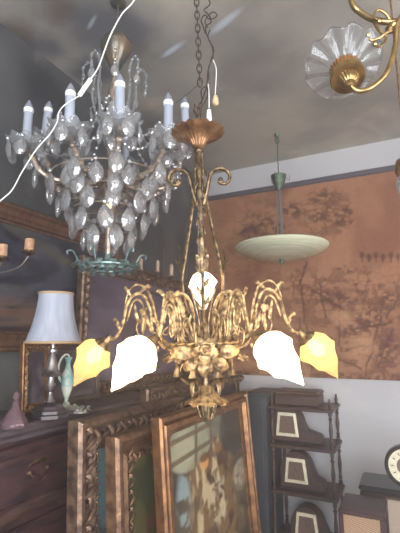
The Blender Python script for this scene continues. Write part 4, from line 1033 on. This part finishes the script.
def weave(name, c1, c2, sc_=70):
    m = mat(name, c1, .8); nt = m.node_tree; N = nt.nodes.new; L = nt.links.new; tc = N('ShaderNodeTexCoord')
    w = N('ShaderNodeTexWave'); w.inputs['Scale'].default_value = sc_; w.bands_direction = 'X'; w.inputs['Distortion'].default_value = 0; w2 = N('ShaderNodeTexWave'); w2.inputs['Scale'].default_value = sc_*.8; w2.bands_direction = 'Z'
    mp = N('ShaderNodeMapping'); mp.inputs['Rotation'].default_value = (0, .5, 0); L(tc.outputs['Object'], mp.inputs[0]); L(mp.outputs[0], w.inputs[0]); L(mp.outputs[0], w2.inputs[0])
    mu = N('ShaderNodeMath'); mu.operation = 'MULTIPLY'; L(w.outputs['Fac'], mu.inputs[0]); L(w2.outputs['Fac'], mu.inputs[1])
    r = N('ShaderNodeValToRGB'); r.color_ramp.elements[0].position = .15; r.color_ramp.elements[1].position = .45; r.color_ramp.elements[0].color = (*lin(c2), 1); r.color_ramp.elements[1].color = (*lin(c1), 1)
    L(mu.outputs[0], r.inputs[0]); L(r.outputs[0], nt.nodes['Principled BSDF'].inputs['Base Color']); return m
MB().box(-hw+.012, hw-.012, -.126, -.119, .02, H-.05, bev=.003).build('speaker_grille', weave('woven radio cloth', (208, 196, 176), (128, 104, 88)), t)
kn = MB()
# cane stool left of it
sa = hit(338, 515, 1, -.89); sb_ = hit(385, 515, 1, -.89); stz = hit(338, 509, 1, -.89).z
t = thing('cane_stool', ((sa.x+sb_.x)/2, -.77, 0), 'reddish wooden stool with woven cane panel in front of the radio', 'stool')
sw_ = (sb_.x-sa.x)/2
MB().box(-sw_+.02, sw_-.02, -.115, -.105, stz-.16, stz-.02, bev=.002).build('cane_panel', weave('woven cane', (204, 180, 150), (124, 84, 62), 60), t)
MB().box(-sw_, sw_, -.12, .12, stz-.02, stz, bev=.006).build('seat', REDW, t)
MB().box(-sw_+.024, sw_-.024, -.12, -.10, stz-.19, stz-.165, bev=.003).build('stretcher', REDW, t)
for sx in (-1, 1):
    for sy in (-1, 1): MB().box(sx*(sw_-.012)-.011, sx*(sw_-.012)+.011, sy*.108-.011, sy*.108+.011, 0, stz-.019, bev=.003).build('leg', REDW, t)
# round clock at right edge, standing on the radio
D5 = 2.02; cc_ = pt(403, 489, D5); R5 = 16*D5/F; 
cc_.z = max(cc_.z, 0)
base = Vector((cc_.x, GY+.10, rzt)); D5 = (base-CAM).dot(FW); R5 = 18.5*D5/F
cz5 = pt(403, 489, D5).z
t = thing('round_clock', (hit(408, 482, 1, GY+.03).x, GY+.05, rzt+.001), 'round black rimmed clock with cream numeral ring on the radio at right edge', 'clock')
zc5 = R5+.006
Mx = Matrix.Translation((0, 0, zc5)) @ Matrix.Rotation(PI/2, 4, 'X')
MB().lathe([(.004, -.03), (R5*.9, -.03), (R5, -.02), (R5, .018), (R5*.93, .026), (R5*.86, .018), (R5*.84, .012), (.004, .012)], 40, M=Mx).box(-.03, .03, -.02, .03, 0, .02, bev=.004).build('case', BLACK, t)
dd = MB().lathe([(R5*.45, .010), (R5*.45, .015), (R5*.82, .016), (R5*.83, .010)], 40, M=Mx, cap=False).build('dial_ring', CREAM, t)
nm = MB()
for k in range(12):
    an = k*PI/6; nm.box(-.002, .002, -.006, .006, .0155, .018, M=Mx @ Matrix.Rotation(an, 4, 'Z') @ Matrix.Translation((0, R5*.64, 0)))
nm.build('hour_marks', BLACK, dd)
MB().lathe([(.002, .012), (R5*.45, .013), (R5*.45, .009), (.002, .009)], 30, M=Mx).build('dial_centre', mat('brown dial', (104, 82, 70), .5), t)

# ------------------------------------------------------------ light
w = bpy.data.worlds.new('world'); sc.world = w; w.use_nodes = True
bg = w.node_tree.nodes['Background']; bg.inputs[0].default_value = (.78, .86, 1.0, 1); bg.inputs[1].default_value = .6
vs_ = w.node_tree.nodes.new('ShaderNodeVolumeScatter'); vs_.inputs['Density'].default_value = .068; vs_.inputs['Color'].default_value = (.94, .95, 1, 1); vs_.inputs['Anisotropy'].default_value = .72
w.node_tree.links.new(vs_.outputs[0], w.node_tree.nodes['World Output'].inputs['Volume'])
def area(name, loc, rot, sx, sy, e, col):
    l = bpy.data.lights.new(name, 'AREA'); l.shape = 'RECTANGLE'; l.size = sx; l.size_y = sy; l.energy = e; l.color = col
    o = bpy.data.objects.new(name, l); COL.objects.link(o); o.location = loc; o.rotation_euler = rot; return o
# daylight through the shop front behind the photographer
area('shop_window_daylight', (2.8, -5.1, 1.5), (math.radians(112), 0, math.radians(12)), 3.4, 2.4, 345, (.90, .94, 1.0))
area('side_fill_light', (4.9, -2.6, 1.9), (0, math.radians(90), 0), 1.6, 2.0, 110, (.92, .95, 1.0))  # fill lamp added to lift the deep shadows, the wall has no window
def plight(name, p, e, col, r=.04):
    l = bpy.data.lights.new(name, 'POINT'); l.energy = e; l.color = col; l.shadow_soft_size = r
    o = bpy.data.objects.new(name, l); COL.objects.link(o); o.location = p

for o in COL.objects:
    n = o.name.split('.')[0]
    g = {'mantel_clock': 'old mantel clocks on the whatnot shelf', 'picture_frame': 'framed pictures leaning in a stack', 'small_picture': 'small pictures on the chest', 'flex_cable': 'flexes beside the chain'}.get(n)
    if g and o.parent is None: o['group'] = g
vs = sc.view_settings; vs.view_transform = 'Standard'; vs.look = 'None'; vs.gamma = 1; vs.use_curve_mapping = False; vs.exposure = 0.0
sc.cycles.use_denoising = True
sc.cycles.volume_bounces = 1; sc.cycles.max_bounces = 10; sc.cycles.transparent_max_bounces = 24; sc.cycles.transmission_bounces = 8; sc.cycles.caustics_reflective = False; sc.cycles.caustics_refractive = False
sc.cycles.sample_clamp_indirect = 4
